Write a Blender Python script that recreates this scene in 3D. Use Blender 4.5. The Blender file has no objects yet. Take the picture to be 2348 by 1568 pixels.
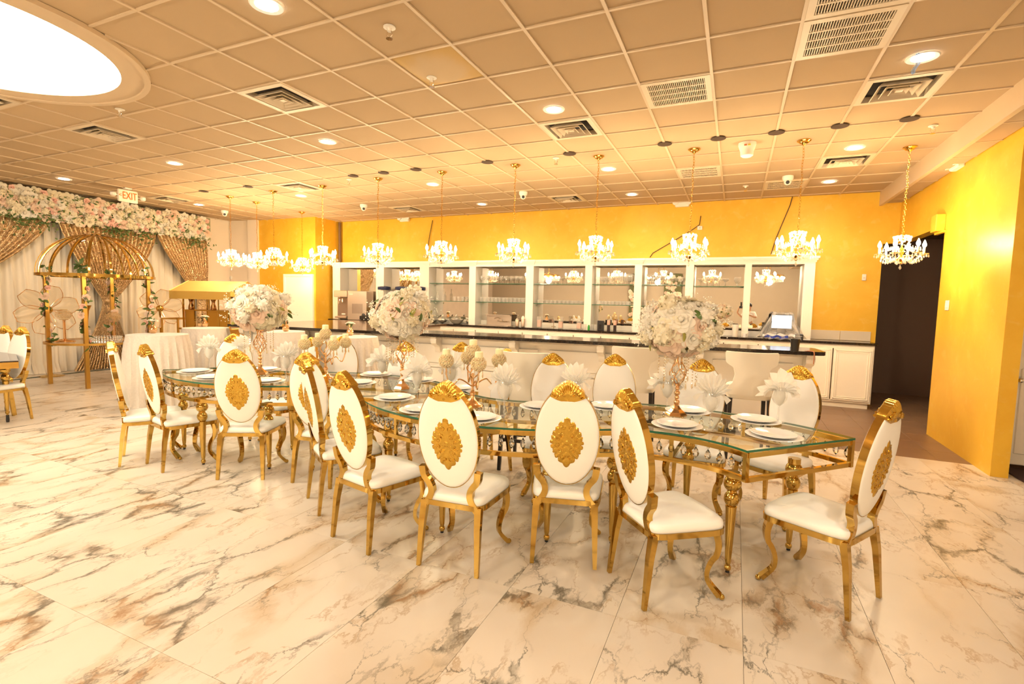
import bpy, math, random
from math import sin, cos, pi, radians, sqrt, atan2, hypot
from mathutils import Matrix, Vector
random.seed(11)
S = bpy.context.scene
COL = S.collection
# ------------------------------------------------------------------ camera
H, CE = 1.64, 3.62                       # eye height, ceiling height
PIT, ROL, YAW, FPX = 0.0803, 0.0231, -0.4174, 1147.0
_f = Vector((sin(YAW)*cos(PIT), cos(YAW)*cos(PIT), -sin(PIT)))
_r0 = Vector((cos(YAW), -sin(YAW), 0)); _u0 = _r0.cross(_f)
_r = cos(ROL)*_r0 + sin(ROL)*_u0; _u = -sin(ROL)*_r0 + cos(ROL)*_u0
cam = bpy.data.cameras.new('camera'); cam_o = bpy.data.objects.new('camera', cam); COL.objects.link(cam_o)
cam.sensor_width = 36; cam.lens = FPX/2348*36; cam.clip_start = 0.05; cam.clip_end = 100
_m = Matrix((_r, _u, -_f)).transposed().to_4x4(); _m.translation = (0, 0, H); cam_o.matrix_world = _m
S.camera = cam_o
S.view_settings.view_transform = 'Standard'; S.view_settings.look = 'None'
S.view_settings.gamma = 1; S.view_settings.use_curve_mapping = False
S.view_settings.exposure = 1.42
# ------------------------------------------------------------------ world (closed room: a dim warm ambience)
W = bpy.data.worlds.new('world'); S.world = W; W.use_nodes = True
W.node_tree.nodes['Background'].inputs[0].default_value = (1.0, 0.72, 0.42, 1)
W.node_tree.nodes['Background'].inputs[1].default_value = 0.25
S.cycles.use_denoising = True
S.cycles.max_bounces = 5; S.cycles.diffuse_bounces = 3; S.cycles.glossy_bounces = 4
S.cycles.transmission_bounces = 4; S.cycles.transparent_max_bounces = 14
S.cycles.use_adaptive_sampling = True; S.cycles.adaptive_threshold = 0.1; S.cycles.adaptive_min_samples = 16
S.cycles.caustics_reflective = False; S.cycles.caustics_refractive = False
S.cycles.sample_clamp_indirect = 6.0
WARM = (1.0, 0.72, 0.40); COOL = (1.0, 0.90, 0.73)
P_CHAND, P_SPOT, P_OVAL, P_RING = 31.0, 26.0, 4.6, 110.0

# ------------------------------------------------------------------ measuring helpers (photo pixel -> point on a real plane)
def ray(x, y):
    a, b = (x-1174)/FPX, -(y-784)/FPX
    return _r*a + _u*b + _f
def at(x, y, z=0.0):
    d = ray(x, y); t = (z-H)/d.z; return (d.x*t, d.y*t)
def aty(x, y, Y):
    d = ray(x, y); t = Y/d.y; return (d.x*t, H+d.z*t)
def atx(x, y, X):
    d = ray(x, y); t = X/d.x; return (d.y*t, H+d.z*t)
def zat(x, y, w):
    d = ray(x, y); return H + d.z*hypot(w[0], w[1])/hypot(d.x, d.y)
def depth(w, z=0): return (Vector((w[0], w[1], z-H))).dot(_f)

# ------------------------------------------------------------------ mesh builder
class MB:
    def __init__(s): s.v = []; s.f = []
    def add(s, vs, fs, M=None):
        n = len(s.v)
        if M is not None: vs = [M @ Vector(p) for p in vs]
        s.v += [tuple(p) for p in vs]; s.f += [tuple(i+n for i in f) for f in fs]; return s
    def box(s, c, d, M=None, rz=0):
        x, y, z = d[0]/2, d[1]/2, d[2]/2
        vs = [(-x,-y,-z),(x,-y,-z),(x,y,-z),(-x,y,-z),(-x,-y,z),(x,-y,z),(x,y,z),(-x,y,z)]
        T = Matrix.Translation(c) @ Matrix.Rotation(rz, 4, 'Z')
        return s.add(vs, [(0,3,2,1),(4,5,6,7),(0,1,5,4),(1,2,6,5),(2,3,7,6),(3,0,4,7)], T if M is None else M @ T)
    def bb(s, x0, x1, y0, y1, z0, z1, M=None): return s.box(((x0+x1)/2,(y0+y1)/2,(z0+z1)/2),(abs(x1-x0),abs(y1-y0),abs(z1-z0)),M)
    def cbox(s, c, d, b=.006, M=None, rz=0):      # chamfered box
        x, y, z = d[0]/2, d[1]/2, d[2]/2; b = min(b, x*.9, y*.9, z*.9); vs = []
        for zz, ins in ((-z, b), (-z+b, 0), (z-b, 0), (z, b)):
            X, Y = x-ins, y-ins
            vs += [(-X+b,-Y,zz),(X-b,-Y,zz),(X,-Y+b,zz),(X,Y-b,zz),(X-b,Y,zz),(-X+b,Y,zz),(-X,Y-b,zz),(-X,-Y+b,zz)]
        fs = [tuple(range(7,-1,-1)), tuple(range(24,32))]
        for k in range(3):
            for i in range(8): fs.append((k*8+i, k*8+(i+1)%8, k*8+8+(i+1)%8, k*8+8+i))
        T = Matrix.Translation(c) @ Matrix.Rotation(rz, 4, 'Z')
        return s.add(vs, fs, T if M is None else M @ T)
    def lathe(s, prof, n=16, M=None, cap=True):   # prof: [(r,z)...]
        vs = []; fs = []
        for r, z in prof:
            for i in range(n): a = 2*pi*i/n; vs.append((r*cos(a), r*sin(a), z))
        for k in range(len(prof)-1):
            for i in range(n): j = (i+1) % n; fs.append((k*n+i, k*n+j, k*n+n+j, k*n+n+i))
        if cap:
            if prof[0][0] > 1e-6: fs.append(tuple(range(n-1, -1, -1)))
            if prof[-1][0] > 1e-6: fs.append(tuple(range((len(prof)-1)*n, len(prof)*n)))
        return s.add(vs, fs, M)
    def sph(s, c, r, n=10, m=6, sc=(1,1,1), M=None):
        prof = [(r*sin(pi*k/m)+1e-7, -r*cos(pi*k/m)) for k in range(m+1)]
        T = Matrix.Translation(c) @ Matrix.Diagonal((sc[0], sc[1], sc[2], 1))
        return s.lathe(prof, n, T if M is None else M @ T, cap=False)
    def sweep(s, pts, sec, M=None, closed=False, up=(0,0,1), scl=None, cap=True, rm=False):   # sec: [(a,b)...] in (side, up') frame
        P = [Vector(p) for p in pts]; n = len(P); m = len(sec); vs = []; fs = []; u = Vector(up)
        for i in range(n):
            t = (P[(i+1) % n]-P[i-1]) if closed else (P[min(i+1,n-1)]-P[max(i-1,0)])
            t.normalize(); sd = t.cross(u)
            if sd.length < 1e-3: sd = t.cross(Vector((1,.01,0)))
            sd.normalize(); nu = sd.cross(t); k = 1 if scl is None else scl[i]
            if rm: u = nu
            vs += [P[i]+sd*(a*k)+nu*(b*k) for a, b in sec]
        L = n if closed else n-1
        for i in range(L):
            j = (i+1) % n
            for q in range(m): w = (q+1) % m; fs.append((i*m+q, i*m+w, j*m+w, j*m+q))
        if not closed and cap: fs.append(tuple(range(m-1,-1,-1))); fs.append(tuple(range((n-1)*m, n*m)))
        return s.add(vs, fs, M)
    def tube(s, pts, r, n=6, M=None, closed=False, up=(0,0,1), scl=None):
        return s.sweep(pts, [(r*cos(2*pi*i/n), r*sin(2*pi*i/n)) for i in range(n)], M, closed, up, scl, rm=not closed)
    def bar(s, pts, w, h, M=None, closed=False, up=(0,0,1), scl=None):
        return s.sweep(pts, [(-w/2,-h/2),(w/2,-h/2),(w/2,h/2),(-w/2,h/2)], M, closed, up, scl)
    def prism(s, poly, z0, z1, M=None):
        n = len(poly); vs = [(x,y,z0) for x,y in poly]+[(x,y,z1) for x,y in poly]
        return s.add(vs, [tuple(range(n-1,-1,-1)), tuple(range(n,2*n))]+[(i,(i+1)%n,n+(i+1)%n,n+i) for i in range(n)], M)
    def grid(s, fn, nu, nv, M=None, flip=False, cu=False):
        vs = [fn(i/nu, j/nv) for j in range(nv+1) for i in range(nu+1)]; fs = []
        for j in range(nv):
            for i in range(nu):
                a = j*(nu+1)+i; q = (a, a+1, a+nu+2, a+nu+1); fs.append(q[::-1] if flip else q)
        return s.add(vs, fs, M)
    def mesh(s, name, mat, smooth=True, ang=38):
        me = bpy.data.meshes.new(name); me.from_pydata(s.v, [], s.f)
        if mat is not None: me.materials.append(mat)
        if smooth: me.shade_smooth(); me.set_sharp_from_angle(angle=radians(ang))
        me.update(); return me
    def build(s, name, mat, parent=None, loc=None, smooth=True, ang=38, **kw):
        return put(name, s.mesh(name, mat, smooth, ang), parent, loc, **kw)
def put(name, me, parent=None, loc=None, rz=None, sc=None, rot=None, label=None, cat=None, group=None, kind=None):
    o = bpy.data.objects.new(name, me); COL.objects.link(o)
    if parent is not None: o.parent = parent
    if loc is not None: o.location = loc
    if rz is not None: o.rotation_euler = (0,0,rz)
    if rot is not None: o.rotation_euler = rot
    if sc is not None: o.scale = sc if hasattr(sc,'__len__') else (sc,sc,sc)
    return tag(o, label, cat, group, kind)
def tag(o, label=None, cat=None, group=None, kind=None):
    if label: o['label'] = label
    if cat: o['category'] = cat
    if group: o['group'] = group
    if kind: o['kind'] = kind
    return o
def thing(name, label, cat, loc=(0,0,0), rz=0, group=None):
    o = bpy.data.objects.new(name, None); COL.objects.link(o); o.empty_display_size = .05
    o.location = loc; o.rotation_euler = (0,0,rz); return tag(o, label, cat, group)
def kids(o): return KID.get(o.name, [])
KID = {}
def tree(o):                                  # remember children in a quick table
    KID[o.name] = [c for c in o.children]
    for c in KID[o.name]: tree(c)
    return o
def copy_tree(o, parent=None, loc=None, rz=None, label=None, group=None):
    c = o.copy(); COL.objects.link(c)
    if parent is not None: c.parent = parent
    if loc is not None: c.location = loc
    if rz is not None: c.rotation_euler = (0,0,rz)
    if label: c['label'] = label
    if group: c['group'] = group
    for ch in KID.get(o.name, []): copy_tree(ch, c)
    return c
def struct(name, mb, mat, parent=None, label=None, smooth=False):
    return mb.build(name, mat, parent, smooth=smooth, kind='structure' if parent is None else None, label=label)
def T(x=0,y=0,z=0): return Matrix.Translation((x,y,z))
def RZ(a): return Matrix.Rotation(a,4,'Z')
def RX(a): return Matrix.Rotation(a,4,'X')
def RY(a): return Matrix.Rotation(a,4,'Y')

# ------------------------------------------------------------------ materials
class NT:
    def __init__(s, name):
        s.m = bpy.data.materials.new(name); s.m.use_nodes = True; s.t = s.m.node_tree; s.t.nodes.clear()
        s.out = s.n('ShaderNodeOutputMaterial')
    def n(s, ty, **kw):
        nd = s.t.nodes.new(ty)
        for k, v in kw.items():
            if k.startswith('i_'):
                key = k[2:]; key = int(key) if key.isdigit() else key.replace('_',' ')
                s.set(nd.inputs[key], v)
            else: setattr(nd, k, v)
        return nd
    def set(s, inp, v):
        if isinstance(v, bpy.types.NodeSocket): s.t.links.new(v, inp)
        elif isinstance(v, bpy.types.Node): s.t.links.new(v.outputs[0], inp)
        elif isinstance(v, tuple) and len(v) == 3 and inp.type == 'RGBA': inp.default_value = (*v, 1)
        else: inp.default_value = v
    def math(s, op, a, b=0.0, c=None, clamp=False):
        nd = s.n('ShaderNodeMath', operation=op, use_clamp=clamp); s.set(nd.inputs[0], a); s.set(nd.inputs[1], b)
        if c is not None: s.set(nd.inputs[2], c)
        return nd.outputs[0]
    def mix(s, f, a, b, mode='MIX'):
        nd = s.n('ShaderNodeMix', data_type='RGBA', blend_type=mode); s.set(nd.inputs[0], f); s.set(nd.inputs[6], a); s.set(nd.inputs[7], b); return nd.outputs[2]
    def ramp(s, f, stops):
        nd = s.n('ShaderNodeValToRGB'); e = nd.color_ramp.elements
        while len(e) < len(stops): e.new(0.5)
        for k, (p, c) in enumerate(stops): e[k].position = p; e[k].color = (*c, 1) if len(c) == 3 else c
        s.set(nd.inputs[0], f); return nd.outputs[0]
    def smooth(s, v, a, b):
        nd = s.n('ShaderNodeMapRange', interpolation_type='SMOOTHSTEP'); s.set(nd.inputs[0], v); nd.inputs[1].default_value = a; nd.inputs[2].default_value = b; return nd.outputs[0]
    def noise(s, vec, scale, detail=4, rough=.55, dist=0, out=0):
        nd = s.n('ShaderNodeTexNoise'); s.set(nd.inputs['Vector'], vec) if vec is not None else None
        nd.inputs['Scale'].default_value = scale; nd.inputs['Detail'].default_value = detail; nd.inputs['Roughness'].default_value = rough; nd.inputs['Distortion'].default_value = dist
        return nd.outputs[out]
    def bump(s, h, strength=.2, dist=.01):
        nd = s.n('ShaderNodeBump'); nd.inputs['Strength'].default_value = strength; nd.inputs['Distance'].default_value = dist; s.set(nd.inputs['Height'], h); return nd.outputs[0]
    def bsdf(s, **kw):
        nd = s.n('ShaderNodeBsdfPrincipled')
        for k, v in kw.items(): s.set(nd.inputs[k.replace('_',' ')], v)
        return nd
    def finish(s, sh): s.t.links.new(sh.outputs[0] if isinstance(sh, bpy.types.Node) else sh, s.out.inputs[0]); return s.m
    def pos(s): return s.n('ShaderNodeNewGeometry').outputs['Position']
    def obj(s): return s.n('ShaderNodeTexCoord').outputs['Object']
def simple(name, col, rough=.5, metal=0., bump=None, var=None, **kw):
    t = NT(name); c = col; k = dict(Roughness=rough, Metallic=metal)
    if var: c = t.mix(t.noise(t.obj(), var[0], 4), tuple(x*(1-var[1]) for x in col), tuple(min(1,x*(1+var[1])) for x in col))
    if bump: k['Normal'] = t.bump(t.noise(t.obj(), bump[0], 4), bump[1], bump[2] if len(bump) > 2 else .004)
    k.update(kw); return t.finish(t.bsdf(Base_Color=c, **k))
def emit(name, col, st):
    t = NT(name); return t.finish(t.n('ShaderNodeEmission', i_Color=col, i_Strength=st))
def glassy(name, tint=(.96,.98,.96), f0=.06, rough=.02, dens=0.0, col=(.8,.9,.82), ior=1.5):
    # clear pane or cup: see-through with a Fresnel gloss, cheap to trace
    t = NT(name); lw = t.n('ShaderNodeLayerWeight'); lw.inputs[0].default_value = .35
    fac = t.math('MULTIPLY_ADD', t.math('POWER', lw.outputs['Facing'], 3.0), min(.5, (ior-1)*.9), f0, clamp=True)
    tr = t.n('ShaderNodeBsdfTransparent', i_Color=tint); gl = t.n('ShaderNodeBsdfGlossy', i_Color=(1,1,1), i_Roughness=rough)
    base = tr
    if dens > 0:
        df = t.n('ShaderNodeBsdfDiffuse', i_Color=col); base = t.n('ShaderNodeMixShader', i_0=dens); t.t.links.new(tr.outputs[0], base.inputs[1]); t.t.links.new(df.outputs[0], base.inputs[2])
    mx = t.n('ShaderNodeMixShader'); t.set(mx.inputs[0], fac); t.t.links.new(base.outputs[0], mx.inputs[1]); t.t.links.new(gl.outputs[0], mx.inputs[2])
    return t.finish(mx)
M = {}
def gold(name, col, rough, bscale=0, bst=0.):
    t = NT(name); k = {}
    if bscale: k['Normal'] = t.bump(t.noise(t.obj(), bscale, 3), bst, .004)
    return t.finish(t.bsdf(Base_Color=col, Metallic=1.0, Roughness=rough, **k))
M['gold'] = gold('polished_gold', (.61,.395,.10), .075)
M['gold_carved'] = gold('carved_gold', (.68,.425,.075), .22, 60, .35)
M['rose_gold'] = gold('rose_gold', (.90,.57,.30), .14)
M['brass'] = gold('brass', (.82,.48,.10), .16)
M['gold_satin'] = gold('satin_gold', (.60,.35,.08), .3)
M['steel'] = simple('brushed_steel', (.62,.52,.43), .3, .9)
M['chrome'] = simple('chrome', (.85,.82,.78), .08, 1.)
M['leather'] = simple('white_leather', (.95,.92,.86), .38, bump=(140,.08,.002))
M['stool'] = simple('cream_leather', (.95,.87,.72), .42, bump=(120,.1,.002))
M['black'] = simple('black_wood', (.018,.014,.012), .35)
M['blackplastic'] = simple('black_plastic', (.02,.018,.018), .3)
M['porcelain'] = simple('porcelain', (.92,.90,.87), .14)
M['napkin'] = simple('napkin_cloth', (.98,.95,.88), .85, bump=(160,.15,.002))
M['cloth'] = simple('velvet_cloth', (.68,.61,.53), .7, bump=(34,.7,.012), var=(40,.10))
M['drape'] = simple('white_drape', (.84,.75,.60), .85)
M['white'] = simple('white_paint', (.97,.91,.80), .35)
M['white_fix'] = simple('white_fixture', (.88,.83,.74), .4)
M['barwhite'] = simple('bar_paint', (.97,.89,.76), .4)
M['candle'] = simple('candle_wax', (1.0,.90,.58), .5, Subsurface_Weight=.2)
M['leaf'] = simple('leaf_green', (.10,.16,.035), .5, var=(20,.35))
M['leaf_gold'] = simple('leaf_olive', (.33,.30,.06), .5, var=(20,.3))
M['ivory'] = simple('petal_ivory', (.97,.88,.66), .6, Subsurface_Weight=.12, Subsurface_Radius=(.02,.015,.01))
M['white_petal'] = simple('petal_white', (.98,.92,.79), .6)
M['blush'] = simple('petal_blush', (.96,.74,.58), .6)
M['pink'] = simple('petal_pink', (.90,.55,.45), .6)
M['babys'] = simple('babys_breath', (.95,.93,.80), .7)
M['glass_top'] = glassy('table_glass', (.84,.89,.80), .09, .01)
M['glass_edge'] = simple('glass_edge_green', (.02,.14,.07), .1)
M['glass'] = glassy('clear_glass', (.965,.965,.95), .06, .04, .17, (1.0,.97,.92), ior=1.5)
M['glass_shelf'] = glassy('shelf_glass', (.80,.92,.86), .08, .02)
M['crystal'] = glassy('crystal', (.95,.94,.91), .26, .05, .30, (1.0,.97,.90))
M['crystal_warm'] = glassy('crystal_warm', (.96,.86,.70), .30, .06, .25, (.95,.72,.4))
def thin_cloth(name, col, tr=.35, bump=None):       # cloth or petal that lets some light through
    t = NT(name); k = {}
    if bump: k['Normal'] = t.bump(t.noise(t.obj(), bump[0], 3), bump[1], .003)
    b = t.bsdf(Base_Color=col, Roughness=.8, **k); s = t.n('ShaderNodeBsdfTranslucent', i_Color=col); mx = t.n('ShaderNodeMixShader', i_0=tr)
    t.t.links.new(b.outputs[0], mx.inputs[1]); t.t.links.new(s.outputs[0], mx.inputs[2]); return t.finish(mx)
M['napkin'] = thin_cloth('napkin_linen', (.99,.96,.90), .35, (160,.15)); M['ivory'] = thin_cloth('petal_ivory_thin', (.98,.89,.68), .3); M['white_petal'] = thin_cloth('petal_white_thin', (.99,.93,.81), .3); M['blush'] = thin_cloth('petal_blush_thin', (.97,.75,.59), .3)
_t = NT('facet_crystal'); M['facet'] = _t.finish(_t.n('ShaderNodeBsdfGlass', i_Color=(1,.985,.96), i_Roughness=.02, i_IOR=1.55))
M['mirror'] = simple('mirror', (.90,.86,.80), .01, 1.)
M['candle_bead'] = glassy('bead_globe', (.99,.88,.68), .05, .15, .72, (1.0,.83,.52))
M['bulb'] = emit('bulb_glow', (1.0,.82,.55), 60.)
M['led'] = emit('led_glow', (.93,.95,1.0), 26.)
M['vent'] = simple('vent_paint', (.70,.58,.42), .45)
M['panel'] = emit('oval_panel_glow', (1.0,.90,.70), P_OVAL)
M['darkhole'] = simple('dark_hole', (.02,.015,.012), .9)
# ================================================================== SETTING
def mat_marble():
    t = NT('marble_tile'); rnd = t.n('ShaderNodeObjectInfo').outputs['Random']
    off = t.n('ShaderNodeCombineXYZ', i_X=t.math('MULTIPLY', rnd, 61.0), i_Y=t.math('MULTIPLY', rnd, 37.0), i_Z=t.math('MULTIPLY', rnd, 17.0))
    p = t.n('ShaderNodeVectorMath', operation='ADD'); t.set(p.inputs[0], t.obj()); t.set(p.inputs[1], off.outputs[0])
    mp = t.n('ShaderNodeMapping'); t.set(mp.inputs[0], p.outputs[0]); mp.inputs['Rotation'].default_value = (0,0,radians(-24)); mp.inputs['Scale'].default_value = (1.35,.70,1)
    lo = t.n('ShaderNodeTexNoise', i_Vector=p.outputs[0]); lo.inputs['Scale'].default_value = 1.5; lo.inputs['Detail'].default_value = 3   # three independent masks in one
    sp = t.n('ShaderNodeSeparateColor'); t.set(sp.inputs[0], lo.outputs['Color']); mA, mB_, mC = sp.outputs
    wn = t.n('ShaderNodeTexNoise', i_Vector=mp.outputs[0]); wn.inputs['Scale'].default_value = 3.2; wn.inputs['Detail'].default_value = 7; wn.inputs['Roughness'].default_value = .66
    wv = t.n('ShaderNodeVectorMath', operation='MULTIPLY_ADD'); t.set(wv.inputs[0], wn.outputs['Color']); wv.inputs[1].default_value = (.42,.42,0); t.set(wv.inputs[2], mp.outputs[0]); v = wv.outputs[0]
    s2 = t.n('ShaderNodeSeparateColor'); t.set(s2.inputs[0], wn.outputs['Color'])
    v1 = t.n('ShaderNodeTexVoronoi', feature='DISTANCE_TO_EDGE', i_Vector=v); v1.inputs['Scale'].default_value = 2.1
    v2 = t.n('ShaderNodeTexVoronoi', feature='DISTANCE_TO_EDGE', i_Vector=v); v2.inputs['Scale'].default_value = 7.5
    d1, d2 = v1.outputs[0], v2.outputs[0]
    n1 = t.n('ShaderNodeTexNoise', i_Vector=v); n1.inputs['Scale'].default_value = 1.5; n1.inputs['Detail'].default_value = 5; n1.inputs['Roughness'].default_value = .6
    r2 = t.math('ABSOLUTE', t.math('SUBTRACT', n1.outputs[0], .5))
    patch = t.smooth(mA, .50, .62); brk = t.smooth(s2.outputs[2], .40, .54)
    line = t.math('SUBTRACT', 1.0, t.math('DIVIDE', d1, t.math('MULTIPLY_ADD', patch, .045, .012)), clamp=True)
    line = t.math('MULTIPLY', line, t.math('MULTIPLY', t.smooth(mA, .35, .49), t.math('MULTIPLY_ADD', brk, .75, .25)))
    crk = t.math('MULTIPLY', t.math('SUBTRACT', 1.0, t.math('DIVIDE', d2, .06), clamp=True), t.math('MULTIPLY', t.smooth(mA, .45, .56), t.smooth(d1, .16, .02)))
    thin = t.math('MULTIPLY', t.math('SUBTRACT', 1.0, t.math('DIVIDE', r2, .013), clamp=True), t.math('MULTIPLY', t.smooth(mB_, .36, .50), t.math('MULTIPLY_ADD', brk, .7, .3)))
    cloud = t.math('MULTIPLY', t.smooth(d1, .17, .0), t.smooth(mC, .42, .60))
    grey = t.math('MULTIPLY', t.smooth(d1, .10, .0), t.math('MULTIPLY', t.smooth(mA, .54, .64), t.smooth(s2.outputs[0], .42, .58)))
    base = t.mix(mB_, (.585,.495,.39), (.745,.665,.555))
    c = t.mix(t.math('MULTIPLY', cloud, .58), base, (.50,.36,.20))
    c = t.mix(t.math('MULTIPLY', grey, .70), c, (.24,.20,.13))
    c = t.mix(t.math('MULTIPLY', thin, .62), c, (.38,.23,.10))
    dark = t.mix(t.smooth(mC, .50, .60), (.085,.075,.05), (.32,.16,.06))
    c = t.mix(t.math('MULTIPLY', line, .90), c, dark)
    c = t.mix(t.math('MULTIPLY', crk, .72), c, (.14,.11,.07))
    return t.finish(t.bsdf(Base_Color=c, Roughness=.33, Specular_IOR_Level=.38))
def mat_tile():
    t = NT('ceiling_tile_board'); n = t.noise(t.obj(), 260, 3); rnd = t.n('ShaderNodeObjectInfo').outputs['Random']
    c = t.mix(t.noise(t.pos(), .5, 3), (.47,.335,.19), (.535,.385,.228)); c = t.mix(t.math('MULTIPLY', rnd, .12), c, (.64,.49,.31))
    return t.finish(t.bsdf(Base_Color=c, Roughness=.9, Normal=t.bump(n, .35, .003)))
def mat_goldwall():
    t = NT('gold_plaster'); p = t.pos(); n = t.noise(p, 1.6, 6, .6, .5); m = t.noise(p, 7, 5, .6, .4)
    c = t.mix(t.smooth(n, .35, .65), (.83,.47,.034), (.88,.53,.048)); c = t.mix(t.math('MULTIPLY', t.smooth(m, .55, .72), .25), c, (.93,.68,.18))
    return t.finish(t.bsdf(Base_Color=c, Roughness=.42, Metallic=.12, Normal=t.bump(t.noise(p, 45, 5), .25, .004)))
def mat_brownfloor():
    t = NT('brown_floor_tile'); c = t.mix(t.noise(t.pos(), 2.5, 5), (.20,.115,.065), (.29,.175,.10))
    return t.finish(t.bsdf(Base_Color=c, Roughness=.4))
M['marble'] = mat_marble(); M['ctile'] = mat_tile(); M['goldwall'] = mat_goldwall(); M['brownfloor'] = mat_brownfloor()
M['tbar'] = simple('ceiling_grid_paint', (.63,.485,.32), .45)
M['cream'] = simple('cream_plaster', (.83,.71,.56), .7, var=(1.2,.06))
M['greyplaster'] = simple('grey_plaster', (.58,.48,.38), .8, var=(3,.12))
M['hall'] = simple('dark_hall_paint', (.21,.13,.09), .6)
M['grout'] = simple('grout', (.62,.53,.42), .8)
M['soffit'] = simple('soffit_board', (.5,.4,.28), .85)
XR, YB, XL, YF = 2.43, 10.35, -12.95, -5.6
# ---- floor: slab with tiles as pieces
fl = struct('floor', MB().bb(XL-.1, 5.2, YF-.1, 12.2, -.12, -.012), M['grout'], label='large format marble tile floor with brown veining')
TX, TY, X0, Y0 = .61, 1.19, .122, 2.535
fm = MB().cbox((0,0,-.008), (TX-.0016, TY-.0016, .016), .0006).mesh('floor_tile', M['marble'], smooth=False)
def seen(p, mg=120):
    d = Vector(p)-Vector((0,0,H)); z = d.dot(_f)
    if z < .2: return False
    x = 1174+FPX*d.dot(_r)/z; y = 784-FPX*d.dot(_u)/z; return -mg < x < 2348+mg and -mg < y < 1568+mg
spots = []
for i in range(-22, 9):
    for j in range(-6, 9):
        x, y = X0+(i+.5)*TX, Y0+(j+.5)*TY
        if x < XL or x > 5 or y < YF or y > 9.9: continue
        if y > 6.6 and -6.2 < x: continue                         # brown floor behind and beside the bar
        if x < -11.9 and y > 8.4: continue
        spots.append((0 if any(seen((x+a,y+b,0)) for a in (-.3,.3) for b in (-.6,0,.6)) else 1, hypot(x,y), x, y))
spots.sort(); rest = MB()
for k, (a, b, x, y) in enumerate(spots):
    if k < 290: put('floor_tile', fm, fl, (x, y, 0))
    else: rest.cbox((x,y,-.008), (TX-.0016, TY-.0016, .016), .0006)
rest.build('floor_tile_far', M['marble'], fl, smooth=False, kind='stuff')
ym = Y0+(3+.0)*TY+.5
bt = MB().cbox((0,0,-.008), (.447,.447,.016), .002).mesh('brown_floor_tile', M['brownfloor'], smooth=False)
YM = Y0 + 4*TY - .58
brest = MB(); nb = 0
for i in range(-14, 11):
    for j in range(0, 12):
        x, y = -.1+(i+.5)*.45, 6.86+(j+.5)*.45
        if x > .5: put('brown_floor_tile', bt, fl, (x,y,0)); nb += 1
        else: brest.cbox((x,y,-.008), (.447,.447,.016), .002)
brest.build('brown_floor_tile_rest', M['brownfloor'], fl, smooth=False, kind='stuff')
# marble strip between the last full tile row and the brown floor
strip = MB()
ylast = max(y for a,b,x,y in spots if x > -6)+TY/2
for i in range(-11, 9):
    x = X0+(i+.5)*TX
    if ylast < 6.85: put('floor_tile', MB().cbox((0,0,-.008), (TX-.0016, 6.858-ylast-.002, .016), .0006).mesh('floor_tile_cut', M['marble'], False), fl, (x,(6.858+ylast)/2,0))
# ---- walls
gw = M['goldwall']
struct('wall_back', MB().bb(-9.62, 2.22, YB, YB+.12, 0, CE+.1).bb(2.22, XR+.02, YB, YB+.12, 2.76, CE+.1), gw, label='golden yellow plaster wall behind the bar')
jog = MB().bb(-9.74, -9.62, 9.62, YB+.12, 0, CE+.1).bb(-11.62, -9.62, 9.5, 9.62, 0, CE+.1)
struct('wall_back_left', jog, gw, label='golden plaster wall stepping forward left of the bar')
cr = MB().prism([(-11.62,9.5),(-11.62,9.62),(-12.5,9.45),(-12.5,9.33)], 0, CE+.1).prism([(-12.5,9.45),(-12.62,9.45),(-12.72,8.75),(-12.6,8.75)], 0, CE+.1)
cr.prism([(-11.58,9.42),(-11.86,9.37),(-11.9,9.5),(-11.6,9.56)], 0, CE+.1)
struct('wall_corner_cream', cr, M['cream'], label='cream plaster walls of the angled corner by the drapes')
struct('wall_left', MB().bb(XL-.1, XL, YF, 9.6, 0, CE+.1).bb(XL, -12.6, 8.63, 8.75, 0, CE+.1), M['greyplaster'], label='grey plaster wall behind the drapes')
wr = MB().bb(XR, XR+.14, 6.46, 8.30, 0, CE+.1).bb(XR, XR+.14, 8.30, YB+.1, 2.76, CE+.1)
struct('wall_right', wr, gw, label='golden wall on the right with the dark hall opening')
struct('wall_front', MB().bb(XL, 5.2, YF-.1, YF, 0, CE+.1), simple('beige_plaster', (.46,.39,.30), .8, var=(1.2,.06)), label='cream wall behind the viewer')
struct('wall_right_front', MB().bb(5.1, 5.2, YF, 8.1, 0, CE+.1), M['cream'], label='cream wall of the right side room')
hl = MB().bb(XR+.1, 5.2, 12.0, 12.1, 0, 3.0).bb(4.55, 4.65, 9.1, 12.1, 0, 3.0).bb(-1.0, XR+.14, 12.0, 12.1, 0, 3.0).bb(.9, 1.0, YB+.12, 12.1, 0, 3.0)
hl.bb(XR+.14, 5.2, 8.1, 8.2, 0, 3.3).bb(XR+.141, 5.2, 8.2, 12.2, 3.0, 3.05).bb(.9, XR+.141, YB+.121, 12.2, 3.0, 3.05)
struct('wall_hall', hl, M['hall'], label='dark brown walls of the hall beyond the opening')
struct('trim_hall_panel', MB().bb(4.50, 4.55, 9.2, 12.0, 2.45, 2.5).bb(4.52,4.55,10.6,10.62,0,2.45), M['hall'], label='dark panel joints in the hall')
# pipe chase and dark crack at the wall step
struct('trim_pipe', MB().tube([(-9.56,10.28,CE-.02),(-9.56,10.28,2.6),(-9.55,10.29,1.1)], .035, 8), simple('pipe_dark',(.16,.09,.04),.6), label='dark pipe chase in the wall corner')
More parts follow.
